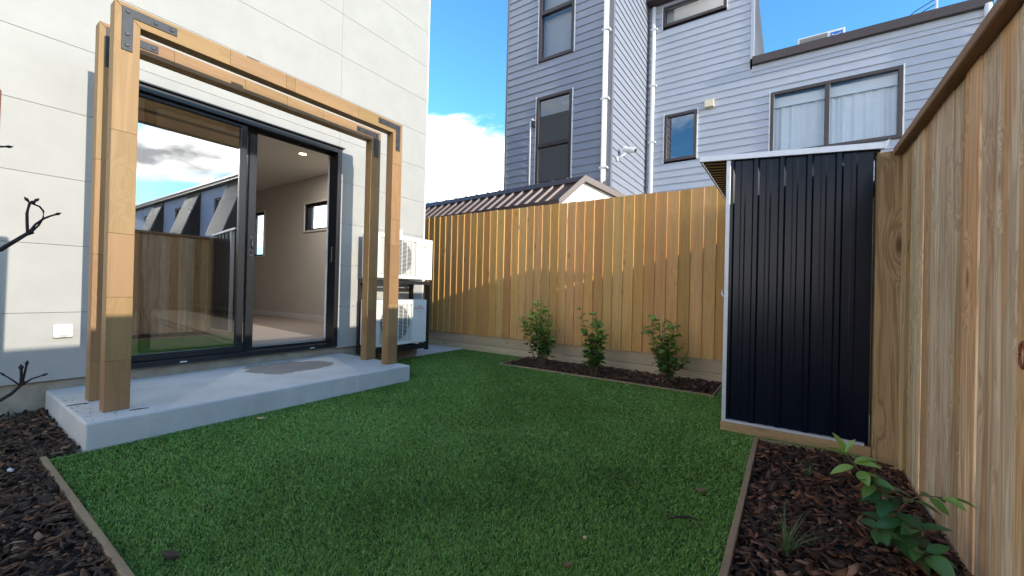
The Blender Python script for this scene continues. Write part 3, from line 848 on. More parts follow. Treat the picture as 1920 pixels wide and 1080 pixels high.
box_part('corner_post', MAT['post'], rf, 0.414, 0.533, 3.2, 3.305, -0.05, 1.815, 0.004)
for z in (0.3, 1.0, 1.6):
    box_part('rail', MAT['retain'], rf, 0.55, 0.60, -2.6, 3.2, z, z + 0.07)
kn = MB(); kn.tube([(XR - 0.0015, 1.690 + 0.018 * math.cos(a), 0.807 + 0.034 * math.sin(a)) for a in ang + [0]], 0.006, 6, False)
kn.build('knot', plain('red_knot', (0.25, 0.06, 0.03), 0.6, noise=0.4, nscale=50), rf, smooth=True)

# ------------------------------------------------------------------ garden shed
SX0, SX1, SY0, SY1 = -0.380, 0.402, 3.24, 4.55
sh = thing('garden_shed', 'narrow dark navy corrugated steel garden shed with pale trims', 'shed', (0.0, SY0, 0))
def zr(x): return 1.925 - 0.075 * (x + 0.555)         # underside of the roof
prof = [(SX0, 0.0)]
xk = -0.335 - 0.1485
while xk < SX1:
    for (dx, d) in ((-0.040, 0.0), (-0.031, 0.013), (-0.008, 0.013), (0.003, 0.0), (0.036, 0.0), (0.044, 0.0035), (0.062, 0.0035), (0.070, 0.0)):
        px = xk + dx
        if SX0 + 0.004 < px < SX1 - 0.004: prof.append((px, d))
    xk += 0.1485
prof.append((SX1, 0.0))
m = MB()
for (xa, da), (xb, db) in zip(prof[:-1], prof[1:]):
    m.add([(xa, SY0 - da, 0.075), (xb, SY0 - db, 0.075), (xb, SY0 - db, zr(xb) - 0.001), (xa, SY0 - da, zr(xa) - 0.001)], [(0, 1, 2, 3)])
m.build('front_sheet', MAT['navy'], sh)
MB().box(SX0 + 0.002, SX0 + 0.006, SY0 + 0.002, SY1, 0.066, 1.905).build('side_sheet', MAT['navy'], sh)
MB().box(SX1 - 0.006, SX1 - 0.002, SY0 + 0.002, SY1, 0.066, 1.845).build('side_sheet', MAT['navy'], sh)
MB().box(SX0 + 0.007, SX1 - 0.007, SY1 - 0.004, SY1, 0.066, 1.84).build('back_sheet', MAT['navy'], sh)
c = MB().box(SX0 - 0.006, SX0 + 0.020, SY0 - 0.018, SY0 - 0.0145, 0.066, 1.906).box(SX0 - 0.006, SX0 - 0.002, SY0 - 0.0143, SY0 + 0.04, 0.066, 1.906)
c.build('corner_trim', MAT['zinc'], sh, bevel=0.001)
MB().box(SX0 + 0.0205, SX1 - 0.02, SY0 - 0.022, SY0 + 0.01, 0.0665, 0.083).build('base_channel', MAT['zinc'], sh, bevel=0.001)
# roof: a ribbed sheet that overhangs the door side
rm = MB()
yk = SY0 - 0.01
seg = []
while yk < SY1 + 0.03:
    seg += [(yk, 0.0), (yk + 0.045, 0.0), (yk + 0.052, 0.012), (yk + 0.075, 0.012)]
    yk += 0.082
for (ya, da), (yb, db) in zip(seg[:-1], seg[1:]):
    xa, xb = -0.553, 0.442
    rm.add([(xa, ya, zr(xa) + da), (xb, ya, zr(xb) + da), (xb, yb, zr(xb) + db), (xa, yb, zr(xa) + db)], [(0, 1, 2, 3)])
rm.build('roof_sheet', MAT['navy'], sh)
tr = MB()
def strip(x0, x1, y0, y1, d0, d1):
    tr.add([(x0, y0, zr(x0) + d0), (x1, y0, zr(x1) + d0), (x1, y1, zr(x1) + d0), (x0, y1, zr(x0) + d0), (x0, y0, zr(x0) + d1), (x1, y0, zr(x1) + d1), (x1, y1, zr(x1) + d1), (x0, y1, zr(x0) + d1)],
           [(3, 2, 1, 0), (4, 5, 6, 7), (0, 1, 5, 4), (1, 2, 6, 5), (2, 3, 7, 6), (3, 0, 4, 7)])
strip(-0.560, 0.446, SY0 - 0.03, SY0 - 0.012, -0.012, 0.027)
strip(-0.566, -0.556, SY0 - 0.011, SY1 + 0.03, -0.004, 0.02)
tr.build('roof_trim', MAT['zinc'], sh, bevel=0.002)
bp = MB(); bp.prism([(0.446, zr(0.446) - 0.012), (0.446, zr(0.446) + 0.027), (0.470, zr(0.446) + 0.040), (0.462, zr(0.446) + 0.01)], 'y', SY0 - 0.03, SY0 - 0.01)
bp.build('trim_end', MAT['zinc'], sh)
MB().box(-0.392, 0.412, SY0 - 0.03, SY0 + 0.05, -0.02, 0.0655).build('base_timber', MAT['base_wood'], sh, bevel=0.003)
MB().box(-0.392, -0.34, SY0 + 0.0505, SY1, -0.02, 0.0655).build('base_timber', MAT['base_wood'], sh, bevel=0.003)
lt = MB().tube([(-0.388, 3.26, 0.97), (-0.402, 3.25, 0.985), (-0.402, 3.25, 0.955), (-0.39, 3.245, 0.94)], 0.006, 6); lt.build('latch', MAT['zinc'], sh)
for z in (0.45, 0.95, 1.45):
    MB().tube([(-0.372, SY0 - 0.018, z), (-0.372, SY0 - 0.021, z)], 0.004, 6).build('rivet', MAT['zinc'], sh)

# ------------------------------------------------------------------ garden edging
def edging(label, mat, x0, x1, y0, y1, z1=0.026):
    o = MB().box(x0, x1, y0, y1, -0.05, z1).build('garden_edging', MAT[mat], loc=((x0 + x1) / 2, (y0 + y1) / 2, -0.05), bevel=0.003)
    tag(o, label, 'edging', 'timber garden edging')
edging('timber edging board between the lawn and the bark on the left', 'edging_x', -3.20, -0.2, 0.386, 0.411)
edging('timber edging board along the lawn side of the right bark bed', 'edging_y', -0.178, -0.153, -1.5, 3.115, 0.03)
edging('timber edging board of the right bark bed facing the shed', 'edging_x', -0.1525, 0.33, 3.091, 3.115, 0.028)
edging('long thin edging board in front of the three shrubs', 'edging_x', -3.04, -0.566, 4.206, 4.224, 0.02)
edging('short edging board at the shed end of the shrub bed', 'edging_y', -0.584, -0.566, 4.2245, 4.888, 0.02)
edging('short edging board at the house end of the shrub bed', 'edging_y', -3.04, -3.022, 4.2245, 4.888, 0.02)

# ------------------------------------------------------------------ turf blades
def mesh_np(name, verts, faces, mat, cols=None, smooth=False):
    me = bpy.data.meshes.new(name)
    nv, (nf, k) = len(verts), faces.shape
    me.vertices.add(nv); me.vertices.foreach_set('co', np.ascontiguousarray(verts, dtype=np.float32).ravel())
    me.loops.add(nf * k); me.loops.foreach_set('vertex_index', np.ascontiguousarray(faces, dtype=np.int32).ravel())
    me.polygons.add(nf); me.polygons.foreach_set('loop_start', np.arange(0, nf * k, k, dtype=np.int32))
    if smooth: me.polygons.foreach_set('use_smooth', np.ones(nf, dtype=bool))
    me.update(calc_edges=True)
    if cols is not None:
        at = me.color_attributes.new('tint', 'FLOAT_COLOR', 'POINT')
        at.data.foreach_set('color', np.ascontiguousarray(np.c_[cols, np.ones(nv)], dtype=np.float32).ravel())
    me.materials.append(mat)
    return me

def scatter_lawn(total):
    pts = []
    for (x0, y0, x1, y1) in LAWN:
        n = int(2.2e6 * (x1 - x0) * (y1 - y0) / 12)
        p = np.c_[RNG.uniform(x0 + 0.004, x1 - 0.004, n), RNG.uniform(y0 + 0.004, y1 - 0.004, n)]
        pts.append(p)
    p = np.concatenate(pts)
    d = np.hypot(p[:, 0], p[:, 1])
    w = 1 / np.maximum(d, 1.0) ** 1.35
    # only where the picture looks
    f = (p[:, 0] * -math.sin(math.radians(34.26)) + p[:, 1] * math.cos(math.radians(34.26)))
    w[f < 0.7] *= 0.08
    k = RNG.uniform(0, 1, len(p)) < w * total / w.sum()
    return p[k], d[k]
p, dist = scatter_lawn(560000)
n = len(p)
ang_ = RNG.uniform(0, 2 * np.pi, n)
h = RNG.uniform(0.007, 0.0155, n)
wd = RNG.uniform(0.0006, 0.0012, n) * np.clip(dist / 1.7, 1, 2.2)
lean = RNG.uniform(0.3, 1.5, n) * h
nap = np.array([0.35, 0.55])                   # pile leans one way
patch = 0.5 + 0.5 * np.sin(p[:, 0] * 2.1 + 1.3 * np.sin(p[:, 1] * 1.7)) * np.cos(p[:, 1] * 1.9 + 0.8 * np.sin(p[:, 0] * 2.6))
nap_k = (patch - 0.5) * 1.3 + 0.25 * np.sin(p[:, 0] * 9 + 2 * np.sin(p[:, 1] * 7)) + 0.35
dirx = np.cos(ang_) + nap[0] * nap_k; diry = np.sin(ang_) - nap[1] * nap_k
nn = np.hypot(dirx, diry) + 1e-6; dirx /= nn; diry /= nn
px, py = -diry, dirx
tw_ = RNG.uniform(-0.7, 0.7, n)
px, py = px * np.cos(tw_) - py * np.sin(tw_), px * np.sin(tw_) + py * np.cos(tw_)
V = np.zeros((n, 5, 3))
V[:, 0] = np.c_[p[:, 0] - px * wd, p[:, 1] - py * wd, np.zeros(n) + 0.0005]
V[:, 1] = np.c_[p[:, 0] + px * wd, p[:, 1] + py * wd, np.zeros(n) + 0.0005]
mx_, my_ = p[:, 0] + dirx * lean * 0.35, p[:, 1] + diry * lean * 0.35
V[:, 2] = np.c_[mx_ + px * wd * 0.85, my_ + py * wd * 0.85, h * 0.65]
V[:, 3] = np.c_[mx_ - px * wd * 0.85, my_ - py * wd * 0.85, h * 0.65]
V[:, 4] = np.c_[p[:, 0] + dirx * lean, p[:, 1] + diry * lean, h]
b = np.arange(n) * 5
F = np.concatenate([np.c_[b, b + 1, b + 2], np.c_[b, b + 2, b + 3], np.c_[b + 3, b + 2, b + 4]])
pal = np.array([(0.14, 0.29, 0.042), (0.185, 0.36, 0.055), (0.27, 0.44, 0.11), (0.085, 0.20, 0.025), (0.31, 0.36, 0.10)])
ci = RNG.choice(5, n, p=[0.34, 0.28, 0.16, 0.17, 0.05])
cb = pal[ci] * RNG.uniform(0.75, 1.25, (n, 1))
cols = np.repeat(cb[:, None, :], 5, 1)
cols[:, 2:4] *= 1.15; cols[:, 4] = cols[:, 4] * 1.2 + 0.012; cols[:, 0:2] *= 0.6  # highlights painted into the blade tips as paler colour; roots kept darker
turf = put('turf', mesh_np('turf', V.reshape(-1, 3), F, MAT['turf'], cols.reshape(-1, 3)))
turf['kind'] = 'stuff'
tag(turf, 'short green artificial grass covering the lawn', 'grass')

# ------------------------------------------------------------------ bark mulch
def chip_lib(k):
    out = []
    for q in range(k):
        r = np.random.default_rng(100 + q)
        nn_ = r.integers(5, 8)
        a = np.sort(r.uniform(0, 2 * np.pi, nn_)); a = np.linspace(0, 2 * np.pi, nn_, endpoint=False) + r.uniform(-0.3, 0.3, nn_)
        rad = r.uniform(0.5, 1.15, nn_)
        asp = r.choice([r.uniform(0.12, 0.3), r.uniform(0.25, 0.6)])
        xs, ys = np.cos(a) * rad, np.sin(a) * rad * asp
        bend = r.uniform(-0.25, 0.25)
        top = np.c_[xs * 0.97, ys * 0.95, 0.07 + r.uniform(-0.05, 0.07, nn_) + bend * xs ** 2]
        bot = np.c_[xs, ys, -0.07 + r.uniform(-0.03, 0.03, nn_) + bend * xs ** 2]
        ctop = np.array([[r.uniform(-0.2, 0.2), r.uniform(-0.1, 0.1), 0.09 + r.uniform(-0.05, 0.06)]])
        v = np.concatenate([top, bot, ctop])
        f = []
        for i in range(nn_):
            j = (i + 1) % nn_
            f += [(i, j, 2 * nn_), (nn_ + i, nn_ + j, j), (nn_ + i, j, i)]
        out.append((v, np.array(f)))
    return out
CH = chip_lib(14)
def mulch(label, rects, density, smin, smax, seed, weight=None, big=0.06, red=1.0, tone=1.0):
    r = np.random.default_rng(seed)
    VV, FF, CC = [], [], []; base = 0
    for (x0, y0, x1, y1) in rects:
        cnt = int(density * (x1 - x0) * (y1 - y0))
        for q in range(cnt):
            v, f = CH[r.integers(len(CH))]
            s_ = r.uniform(smin, smax) * (r.uniform(1.3, 1.9) if r.random() < big else 1)
            e = (r.normal(0, 0.42), r.normal(0, 0.42), r.uniform(0, 6.28))
            ca, sa = math.cos(e[2]), math.sin(e[2])
            R1 = np.array([[ca, -sa, 0], [sa, ca, 0], [0, 0, 1]])
            cx, sx = math.cos(e[0]), math.sin(e[0]); cy_, sy_ = math.cos(e[1]), math.sin(e[1])
            Rm = R1 @ np.array([[1, 0, 0], [0, cx, -sx], [0, sx, cx]]) @ np.array([[cy_, 0, sy_], [0, 1, 0], [-sy_, 0, cy_]])
            X, Y = r.uniform(x0, x1), r.uniform(y0, y1)
            mnd = 0.012 * math.sin(X * 5.1 + 1) * math.cos(Y * 4.3)
            z = r.uniform(-0.004, 0.022) + mnd + 0.004
            w = v * s_ @ Rm.T + np.array([X, Y, z])
            w[:, 0] = np.clip(w[:, 0], x0, x1); w[:, 1] = np.clip(w[:, 1], y0, y1)
            VV.append(w); FF.append(f + base); base += len(v)
            t = r.random()
            if t < 0.52: col = np.array((0.050, 0.029, 0.017)) * r.uniform(0.5, 1.7)
            elif t < 0.78: col = np.array((0.125, 0.060, 0.030)) * r.uniform(0.6, 1.4)
            elif t < 0.94: col = np.array((0.24, 0.115, 0.055)) * r.uniform(0.6, 1.3)
            else: col = np.array((0.36, 0.23, 0.14)) * r.uniform(0.6, 1.2)
            CC.append(np.repeat((col * tone * np.array((red, 1, 1)))[None], len(v), 0))
    o = put('bark_mulch', mesh_np('bark_mulch', np.concatenate(VV), np.concatenate(FF), MAT['bark'], np.concatenate(CC)))
    o['kind'] = 'stuff'
    tag(o, label, 'mulch')
mulch('dark bark chips filling the bed below the white wall on the left', [(-4.36, -0.35, -1.2, 0.384), (-4.36, 0.384, -3.21, 0.545)], 3300, 0.009, 0.034, 1, big=0.14)
mulch('reddish brown bark chips filling the bed beside the right fence', [(-0.15, 0.7, 0.52, 3.088)], 3600, 0.008, 0.034, 2, big=0.16, red=1.2, tone=0.8)
mulch('dark bark chips in the bed along the back fence', [(-3.02, 4.226, -0.586, 4.885)], 3000, 0.010, 0.030, 3)
stn = MB().tube([(-3.055, 0.272, 0.035), (-3.047, 0.275, 0.040), (-3.034, 0.28, 0.041), (-3.025, 0.283, 0.036)], [0.003, 0.009, 0.008, 0.003], 8).build('pebble', MAT['stone'], loc=(-3.04, 0.28, 0.03), smooth=True)
tag(stn, 'pale grey pebble lying on the dark bark at the left', 'pebble')

# ------------------------------------------------------------------ plants
def leaf_geo(length, width, fold=0.25, curl=0.2, nseg=4):
    """leaf along +x, as strips of quads"""
    vs, fs = [], []
    for i in range(nseg + 1):
        t = i / nseg
        w = width * 0.5 * (math.sin(math.pi * min(1, t ** 0.8 * 0.97 + 0.02)) ** 0.8)
        zc = -curl * length * t * t
        vs += [(t * length, -w, zc + fold * w), (t * length, 0, zc), (t * length, w, zc + fold * w)]
    for i in range(nseg):
        a = i * 3
        fs += [(a, a + 3, a + 4, a + 1), (a + 1, a + 4, a + 5, a + 2)]
    return np.array(vs), np.array(fs)

def frame_from(d, roll=0.0):
    d = Vector(d).normalized()
    up = Vector((0, 0, 1)) if abs(d.z) < 0.95 else Vector((1, 0, 0))
    s = up.cross(d).normalized(); u = d.cross(s)
    if roll:
        q = Matrix.Rotation(roll, 3, d); s = q @ s; u = q @ u
    return np.array([d, s, u]).T

def shrub(label, base, tips, n_leaf, seed, lsize, light):
    r = random.Random(seed)
    bx, by = base
    t = thing('shrub', label, 'shrub', (bx, by, 0.01), 'young shrubs along the back fence')
    stems = MB(); VV, FF, CC = [], [], []; nb_ = 0
    for ti, (tx, ty, tz) in enumerate(tips):
        sx, sy = bx + r.uniform(-0.05, 0.05), by + r.uniform(-0.03, 0.03)
        pts = []
        for k in range(9):
            u = k / 8
            bow = math.sin(u * math.pi) * 0.03
            pts.append(Vector((sx + (tx - sx) * (u ** 1.25) + bow * r.uniform(-1, 1), sy + (ty - sy) * u + bow * r.uniform(-1, 1), 0.0 + tz * u)))
        stems.tube(pts, [0.0065 * (1 - 0.75 * k / 8) for k in range(9)], 6)
        for q in range(n_leaf):
            u = r.uniform(0.2, 1.0) ** 0.85
            k = min(7, int(u * 8)); fr_ = u * 8 - k
            P = pts[k].lerp(pts[k + 1], min(1, fr_))
            az = r.uniform(0, 6.28); el = r.uniform(-0.2, 0.9)
            d = Vector((math.cos(az) * math.cos(el), math.sin(az) * math.cos(el), math.sin(el)))
            off = r.uniform(0.005, 0.055) * (1.15 - u * 0.6)
            if off > 0.03: stems.tube([P, P + d * off], [0.0018, 0.001], 4)
            L_ = lsize * r.uniform(0.7, 1.25)
            v, f = leaf_geo(L_, L_ * r.uniform(0.55, 0.72), r.uniform(0.15, 0.5), r.uniform(0.0, 0.35), 3)
            w = v @ frame_from(d, r.uniform(-0.8, 0.8)).T + np.array(P + d * off)
            w[:, 1] = np.minimum(w[:, 1], YB - 0.02)
            VV.append(w - np.array((bx, by, 0.01))); FF.append(f + nb_); nb_ += len(v)
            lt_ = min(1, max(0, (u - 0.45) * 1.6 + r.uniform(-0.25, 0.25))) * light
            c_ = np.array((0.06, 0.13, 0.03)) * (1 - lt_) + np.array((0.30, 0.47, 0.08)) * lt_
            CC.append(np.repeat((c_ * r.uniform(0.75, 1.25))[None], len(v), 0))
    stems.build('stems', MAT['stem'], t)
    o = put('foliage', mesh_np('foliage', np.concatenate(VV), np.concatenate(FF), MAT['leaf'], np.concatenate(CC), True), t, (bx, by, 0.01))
    return t
shrub('bushy young shrub with bright green top, leftmost of three by the back fence', (-2.567, 4.464), [(-2.65, 4.47, 0.80), (-2.87, 4.45, 0.58), (-2.41, 4.45, 0.58), (-2.55, 4.52, 0.70), (-2.78, 4.50, 0.68), (-2.48, 4.42, 0.50), (-2.62, 4.40, 0.62), (-2.72, 4.54, 0.66), (-2.42, 4.5, 0.36), (-2.58, 4.46, 0.74), (-2.80, 4.42, 0.60), (-2.46, 4.46, 0.60)], 44, 5, 0.062, 1.15)
shrub('open young shrub with a few long shoots, middle of three by the back fence', (-1.823, 4.341), [(-1.995, 4.34, 0.72), (-1.80, 4.34, 0.72), (-1.70, 4.33, 0.50), (-1.83, 4.40, 0.62), (-1.92, 4.30, 0.52), (-1.76, 4.42, 0.40), (-1.86, 4.28, 0.30), (-1.74, 4.27, 0.30), (-1.90, 4.38, 0.36), (-1.78, 4.30, 0.62), (-1.72, 4.36, 0.46)], 30, 6, 0.068, 0.95)
shrub('dark spreading young shrub, rightmost of three by the back fence near the shed', (-1.045, 4.385), [(-1.205, 4.39, 0.68), (-0.96, 4.39, 0.66), (-1.27, 4.37, 0.58), (-0.90, 4.38, 0.43), (-1.10, 4.42, 0.66), (-1.02, 4.35, 0.48), (-1.15, 4.34, 0.46), (-0.86, 4.42, 0.30), (-1.0, 4.45, 0.36), (-1.18, 4.45, 0.40), (-1.12, 4.36, 0.62), (-0.97, 4.36, 0.58)], 29, 8, 0.066, 0.85)

# the leaning broad-leaved plant beside the right fence
lp = thing('shrub', 'leaning glossy broad-leaved shrub in the bark against the right fence', 'shrub', (0.345, 2.06, 0.0))
lr = random.Random(4)
st_ = MB()
main = [Vector(q) for q in ((0.345, 2.06, 0.0), (0.335, 2.04, 0.08), (0.320, 2.02, 0.16), (0.300, 2.01, 0.235), (0.262, 2.0, 0.275), (0.215, 2.0, 0.318), (0.182, 2.0, 0.362))]
arm = [Vector(q) for q in ((0.322, 2.02, 0.15), (0.35, 2.0, 0.225), (0.385, 1.99, 0.268), (0.42, 1.98, 0.278), (0.447, 1.97, 0.285))]
low1 = [Vector(q) for q in ((0.338, 2.05, 0.05), (0.37, 1.98, 0.09), (0.40, 1.92, 0.10))]
low2 = [Vector(q) for q in ((0.338, 2.05, 0.05), (0.30, 1.98, 0.10), (0.265, 1.95, 0.13))]
low3 = [Vector(q) for q in ((0.338, 2.05, 0.03), (0.36, 2.02, 0.13), (0.39, 2.0, 0.16))]
for ch, r0 in ((main, 0.0055), (arm, 0.003), (low1, 0.003), (low2, 0.003), (low3, 0.003)):
    st_.tube(ch, [r0 * (1 - 0.6 * k / (len(ch) - 1)) for k in range(len(ch))], 6)
st_.build('stems', MAT['stem'], lp)
leaf_meshes = []
for q in range(10):
    v, f = leaf_geo(1.0, lr.uniform(0.46, 0.58), lr.uniform(0.15, 0.45), lr.uniform(0.1, 0.4), 6)
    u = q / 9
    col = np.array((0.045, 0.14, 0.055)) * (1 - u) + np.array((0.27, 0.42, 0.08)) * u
    if q == 4: col = np.array((0.16, 0.07, 0.02))
    leaf_meshes.append(mesh_np('leaf', v, f, MAT['leaf'], np.repeat(col[None], len(v), 0), True))
def leaf_on(ch, u, az, el, size, mi):
    s_ = u * (len(ch) - 1); k = min(len(ch) - 2, int(s_))
    P = ch[k].lerp(ch[k + 1], s_ - k)
    d = Vector((math.cos(az) * math.cos(el), math.sin(az) * math.cos(el), math.sin(el)))
    fr_ = frame_from(d, lr.uniform(-0.5, 0.5)) * size * 0.84
    o = bpy.data.objects.new('leaf', leaf_meshes[mi]); COL.objects.link(o)
    o.parent = lp
    mt = Matrix.Identity(4)
    for i in range(3):
        for j in range(3): mt[i][j] = fr_[i][j]
        mt[i][3] = (P + d * 0.006)[i] - ORG[lp.name][i]
    o.matrix_local = mt
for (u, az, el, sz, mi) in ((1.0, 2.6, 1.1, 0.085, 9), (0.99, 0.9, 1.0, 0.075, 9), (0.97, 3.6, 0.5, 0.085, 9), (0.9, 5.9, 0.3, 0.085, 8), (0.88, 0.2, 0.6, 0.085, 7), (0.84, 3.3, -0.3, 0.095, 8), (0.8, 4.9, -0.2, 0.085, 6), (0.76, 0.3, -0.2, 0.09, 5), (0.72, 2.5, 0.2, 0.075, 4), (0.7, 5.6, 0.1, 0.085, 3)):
    leaf_on(main, u, az, el, sz, mi)
for q in range(26):
    leaf_on(main, lr.uniform(0.12, 0.66), lr.uniform(0, 6.28), lr.uniform(-0.35, 0.7), lr.uniform(0.085, 0.125), lr.choice((0, 0, 1, 1, 2, 3)))
for q in range(7):
    leaf_on(arm, 0.25 + 0.75 * q / 6, (5.6 if q % 2 else 1.1) + lr.uniform(-0.4, 0.4) if q < 6 else 0.1, lr.uniform(-0.6, 0.2), lr.uniform(0.065, 0.09), lr.choice((1, 2, 3)) if q < 5 else 7)
for ch in (low1, low2, low3):
    for q in range(11):
        leaf_on(ch, lr.uniform(0.3, 1.0), lr.uniform(0, 6.28), lr.uniform(-0.35, 0.6), lr.uniform(0.08, 0.12), lr.choice((0, 0, 1, 2)))

def grass_tuft(label, x, y, nbl, hgt, seed, spread):
    r = random.Random(seed); m = MB()
    for q in range(nbl):
        az = r.uniform(0, 6.28); l = hgt * r.uniform(0.5, 1.15); sp_ = r.uniform(0.15, spread)
        w = r.uniform(0.0012, 0.0022); c_, s_ = math.cos(az), math.sin(az)
        px_, py_ = -s_ * w, c_ * w
        P = [(x + r.uniform(-0.01, 0.01), y + r.uniform(-0.01, 0.01), 0.005)]
        bx, by, bz = P[0]
        ring = []
        for k in range(5):
            u = k / 4
            cx = bx + c_ * l * sp_ * u ** 1.4; cy2 = by + s_ * l * sp_ * u ** 1.4; cz = bz + l * (u - 0.25 * sp_ * u * u)
            f_ = 1 - 0.85 * u
            ring += [(cx - px_ * f_, cy2 - py_ * f_, cz), (cx + px_ * f_, cy2 + py_ * f_, cz)]
        m.add(ring, [(2 * k, 2 * k + 1, 2 * k + 3, 2 * k + 2) for k in range(4)])
    o = m.build('grass_tuft', plain('tuft_blade', (0.13, 0.19, 0.075), 0.55, noise=0.5, nscale=25, col2=(0.05, 0.10, 0.03)), loc=(x, y, 0.0))
    tag(o, label, 'grass tuft', 'grass tufts in the right bed')
grass_tuft('spiky green grass tuft in the bark, the larger and nearer one', 0.005, 1.815, 46, 0.17, 21, 1.1)
grass_tuft('small dark grass tuft in the bark near the shed', 0.093, 2.66, 34, 0.085, 22, 1.1)

# bare young tree reaching in from the left, with its stake
TX = -1.1
TK = 1.1 / 2.3                     # the tree is about half as far as the stake
tree = thing('bare_tree', 'leafless young tree with dark budded branches at the left edge', 'tree', (TX, -0.10, 0.0))
trunk = MB().tube([(TX, -0.10, -0.02), (TX + 0.004, -0.095, 0.4), (TX - 0.004, -0.10, 0.8), (TX, -0.095, 1.1), (TX, -0.09, 1.35)], [0.013, 0.011, 0.009, 0.007, 0.003], 10).build('trunk', MAT['bark_twig'], tree, smooth=True)
def twig(paths):
    m = MB()
    for pts, r0, r1 in paths:
        P = [(TX + 0.005 * math.sin(q[0] * 40), max(q[0] * TK, -0.096), 0.95 + (q[1] - 0.95) * TK) for q in pts]
        r0, r1 = r0 * TK, r1 * TK
        m.tube(P, [r0 + (r1 - r0) * k / (len(P) - 1) for k in range(len(P))], 7)
        # bud at the tip
        a, b_ = Vector(P[-2]), Vector(P[-1]); d = (b_ - a).normalized()
        m.tube([b_ - d * 0.001, b_ + d * 0.003, b_ + d * 0.008], [r1, r1 * 1.9, 0.0005], 7)
    return m.build('branch', MAT['bark_twig'], tree)
twig([([(-0.21, 0.86), (0.0, 0.955), (0.172, 1.049), (0.204, 1.083), (0.236, 1.117)], 0.009, 0.006),
      ([(0.233, 1.113), (0.231, 1.152), (0.230, 1.187), (0.235, 1.221), (0.240, 1.226)], 0.0045, 0.004),
      ([(0.240, 1.226), (0.261, 1.218), (0.271, 1.203), (0.271, 1.178), (0.260, 1.148), (0.243, 1.121)], 0.0032, 0.003),
      ([(0.236, 1.117), (0.252, 1.150), (0.272, 1.175), (0.289, 1.188), (0.301, 1.195)], 0.0042, 0.003),
      ([(0.238, 1.224), (0.232, 1.232)], 0.004, 0.003), ([(0.24, 1.226), (0.249, 1.236)], 0.004, 0.003)])
twig([([(-0.21, 0.36), (0.05, 0.45), (0.181, 0.519), (0.205, 0.537), (0.228, 0.564)], 0.008, 0.005),
      ([(0.226, 0.562), (0.207, 0.586), (0.189, 0.606)], 0.003, 0.002),
      ([(0.227, 0.563), (0.228, 0.594), (0.227, 0.622)], 0.0042, 0.004),
      ([(0.229, 0.565), (0.236, 0.604), (0.240, 0.634)], 0.004, 0.003),
      ([(0.229, 0.563), (0.254, 0.580), (0.280, 0.588)], 0.0035, 0.0025)])
twig([([(-0.21, 1.32), (0.05, 1.39), (0.165, 1.41), (0.178, 1.413)], 0.005, 0.0028)])
stk = MB().prism([(-2.655, 0.110), (-2.605, 0.110), (-2.605, 0.168), (-2.655, 0.168)], 'z', -0.1, 1.70)
so_ = stk.build('tree_stake', MAT['stake'], loc=(-2.63, 0.16, -0.1), bevel=0.004)
so_.rotation_euler = (math.radians(-0.6), 0, 0)
tag(so_, 'reddish timber stake just showing at the left edge of the picture', 'stake')

# ------------------------------------------------------------------ litter on the turf
def flake(label, x, y, l, w, a, mat, z=0.022, up=0.006):
    c_, s_ = math.cos(a), math.sin(a); m = MB(); pts = []
    prof_ = [(-0.5, 0.05), (-0.25, 0.42), (0.1, 0.5), (0.35, 0.3), (0.5, 0.04), (0.3, -0.34), (0.0, -0.5), (-0.3, -0.36)]
    pts = [(x + c_ * l * u - s_ * w * v, y + s_ * l * u + c_ * w * v) for u, v in prof_]
    m.prism(pts, 'z', z, z + up)
    o = m.build('dry_flake', MAT[mat], loc=(x, y, z), bevel=0.0015)
    tag(o, label, 'leaf litter', 'bits lying on the lawn')
flake('pale sliver of wood on the lawn below the concrete step', -3.005, 1.374, 0.065, 0.022, 0.9, 'litter_pale')
flake('dark lump of bark on the lawn near the left edging', -1.731, 0.512, 0.075, 0.028, 0.3, 'litter_dark', 0.014, 0.012)
flake('brown dry leaf on the lawn nearest the shed', -0.332, 2.123, 0.05, 0.03, 0.2, 'litter')
flake('pale crumb on the lawn in the lower middle', -0.623, 1.443, 0.018, 0.016, 0.4, 'litter_pale')
flake('reddish brown chip on the lawn at the bottom of the picture', -0.605, 1.265, 0.035, 0.018, 0.9, 'litter')
twg = MB().tube([(-0.40, 1.775, 0.022), (-0.37, 1.80, 0.026), (-0.335, 1.832, 0.025), (-0.295, 1.835, 0.022)], [0.003, 0.005, 0.006, 0.002], 6).build('twig', MAT['litter_dark'], loc=(-0.35, 1.8, 0.022))
tag(twg, 'curved brown twig on the lawn beside the right bed', 'twig')

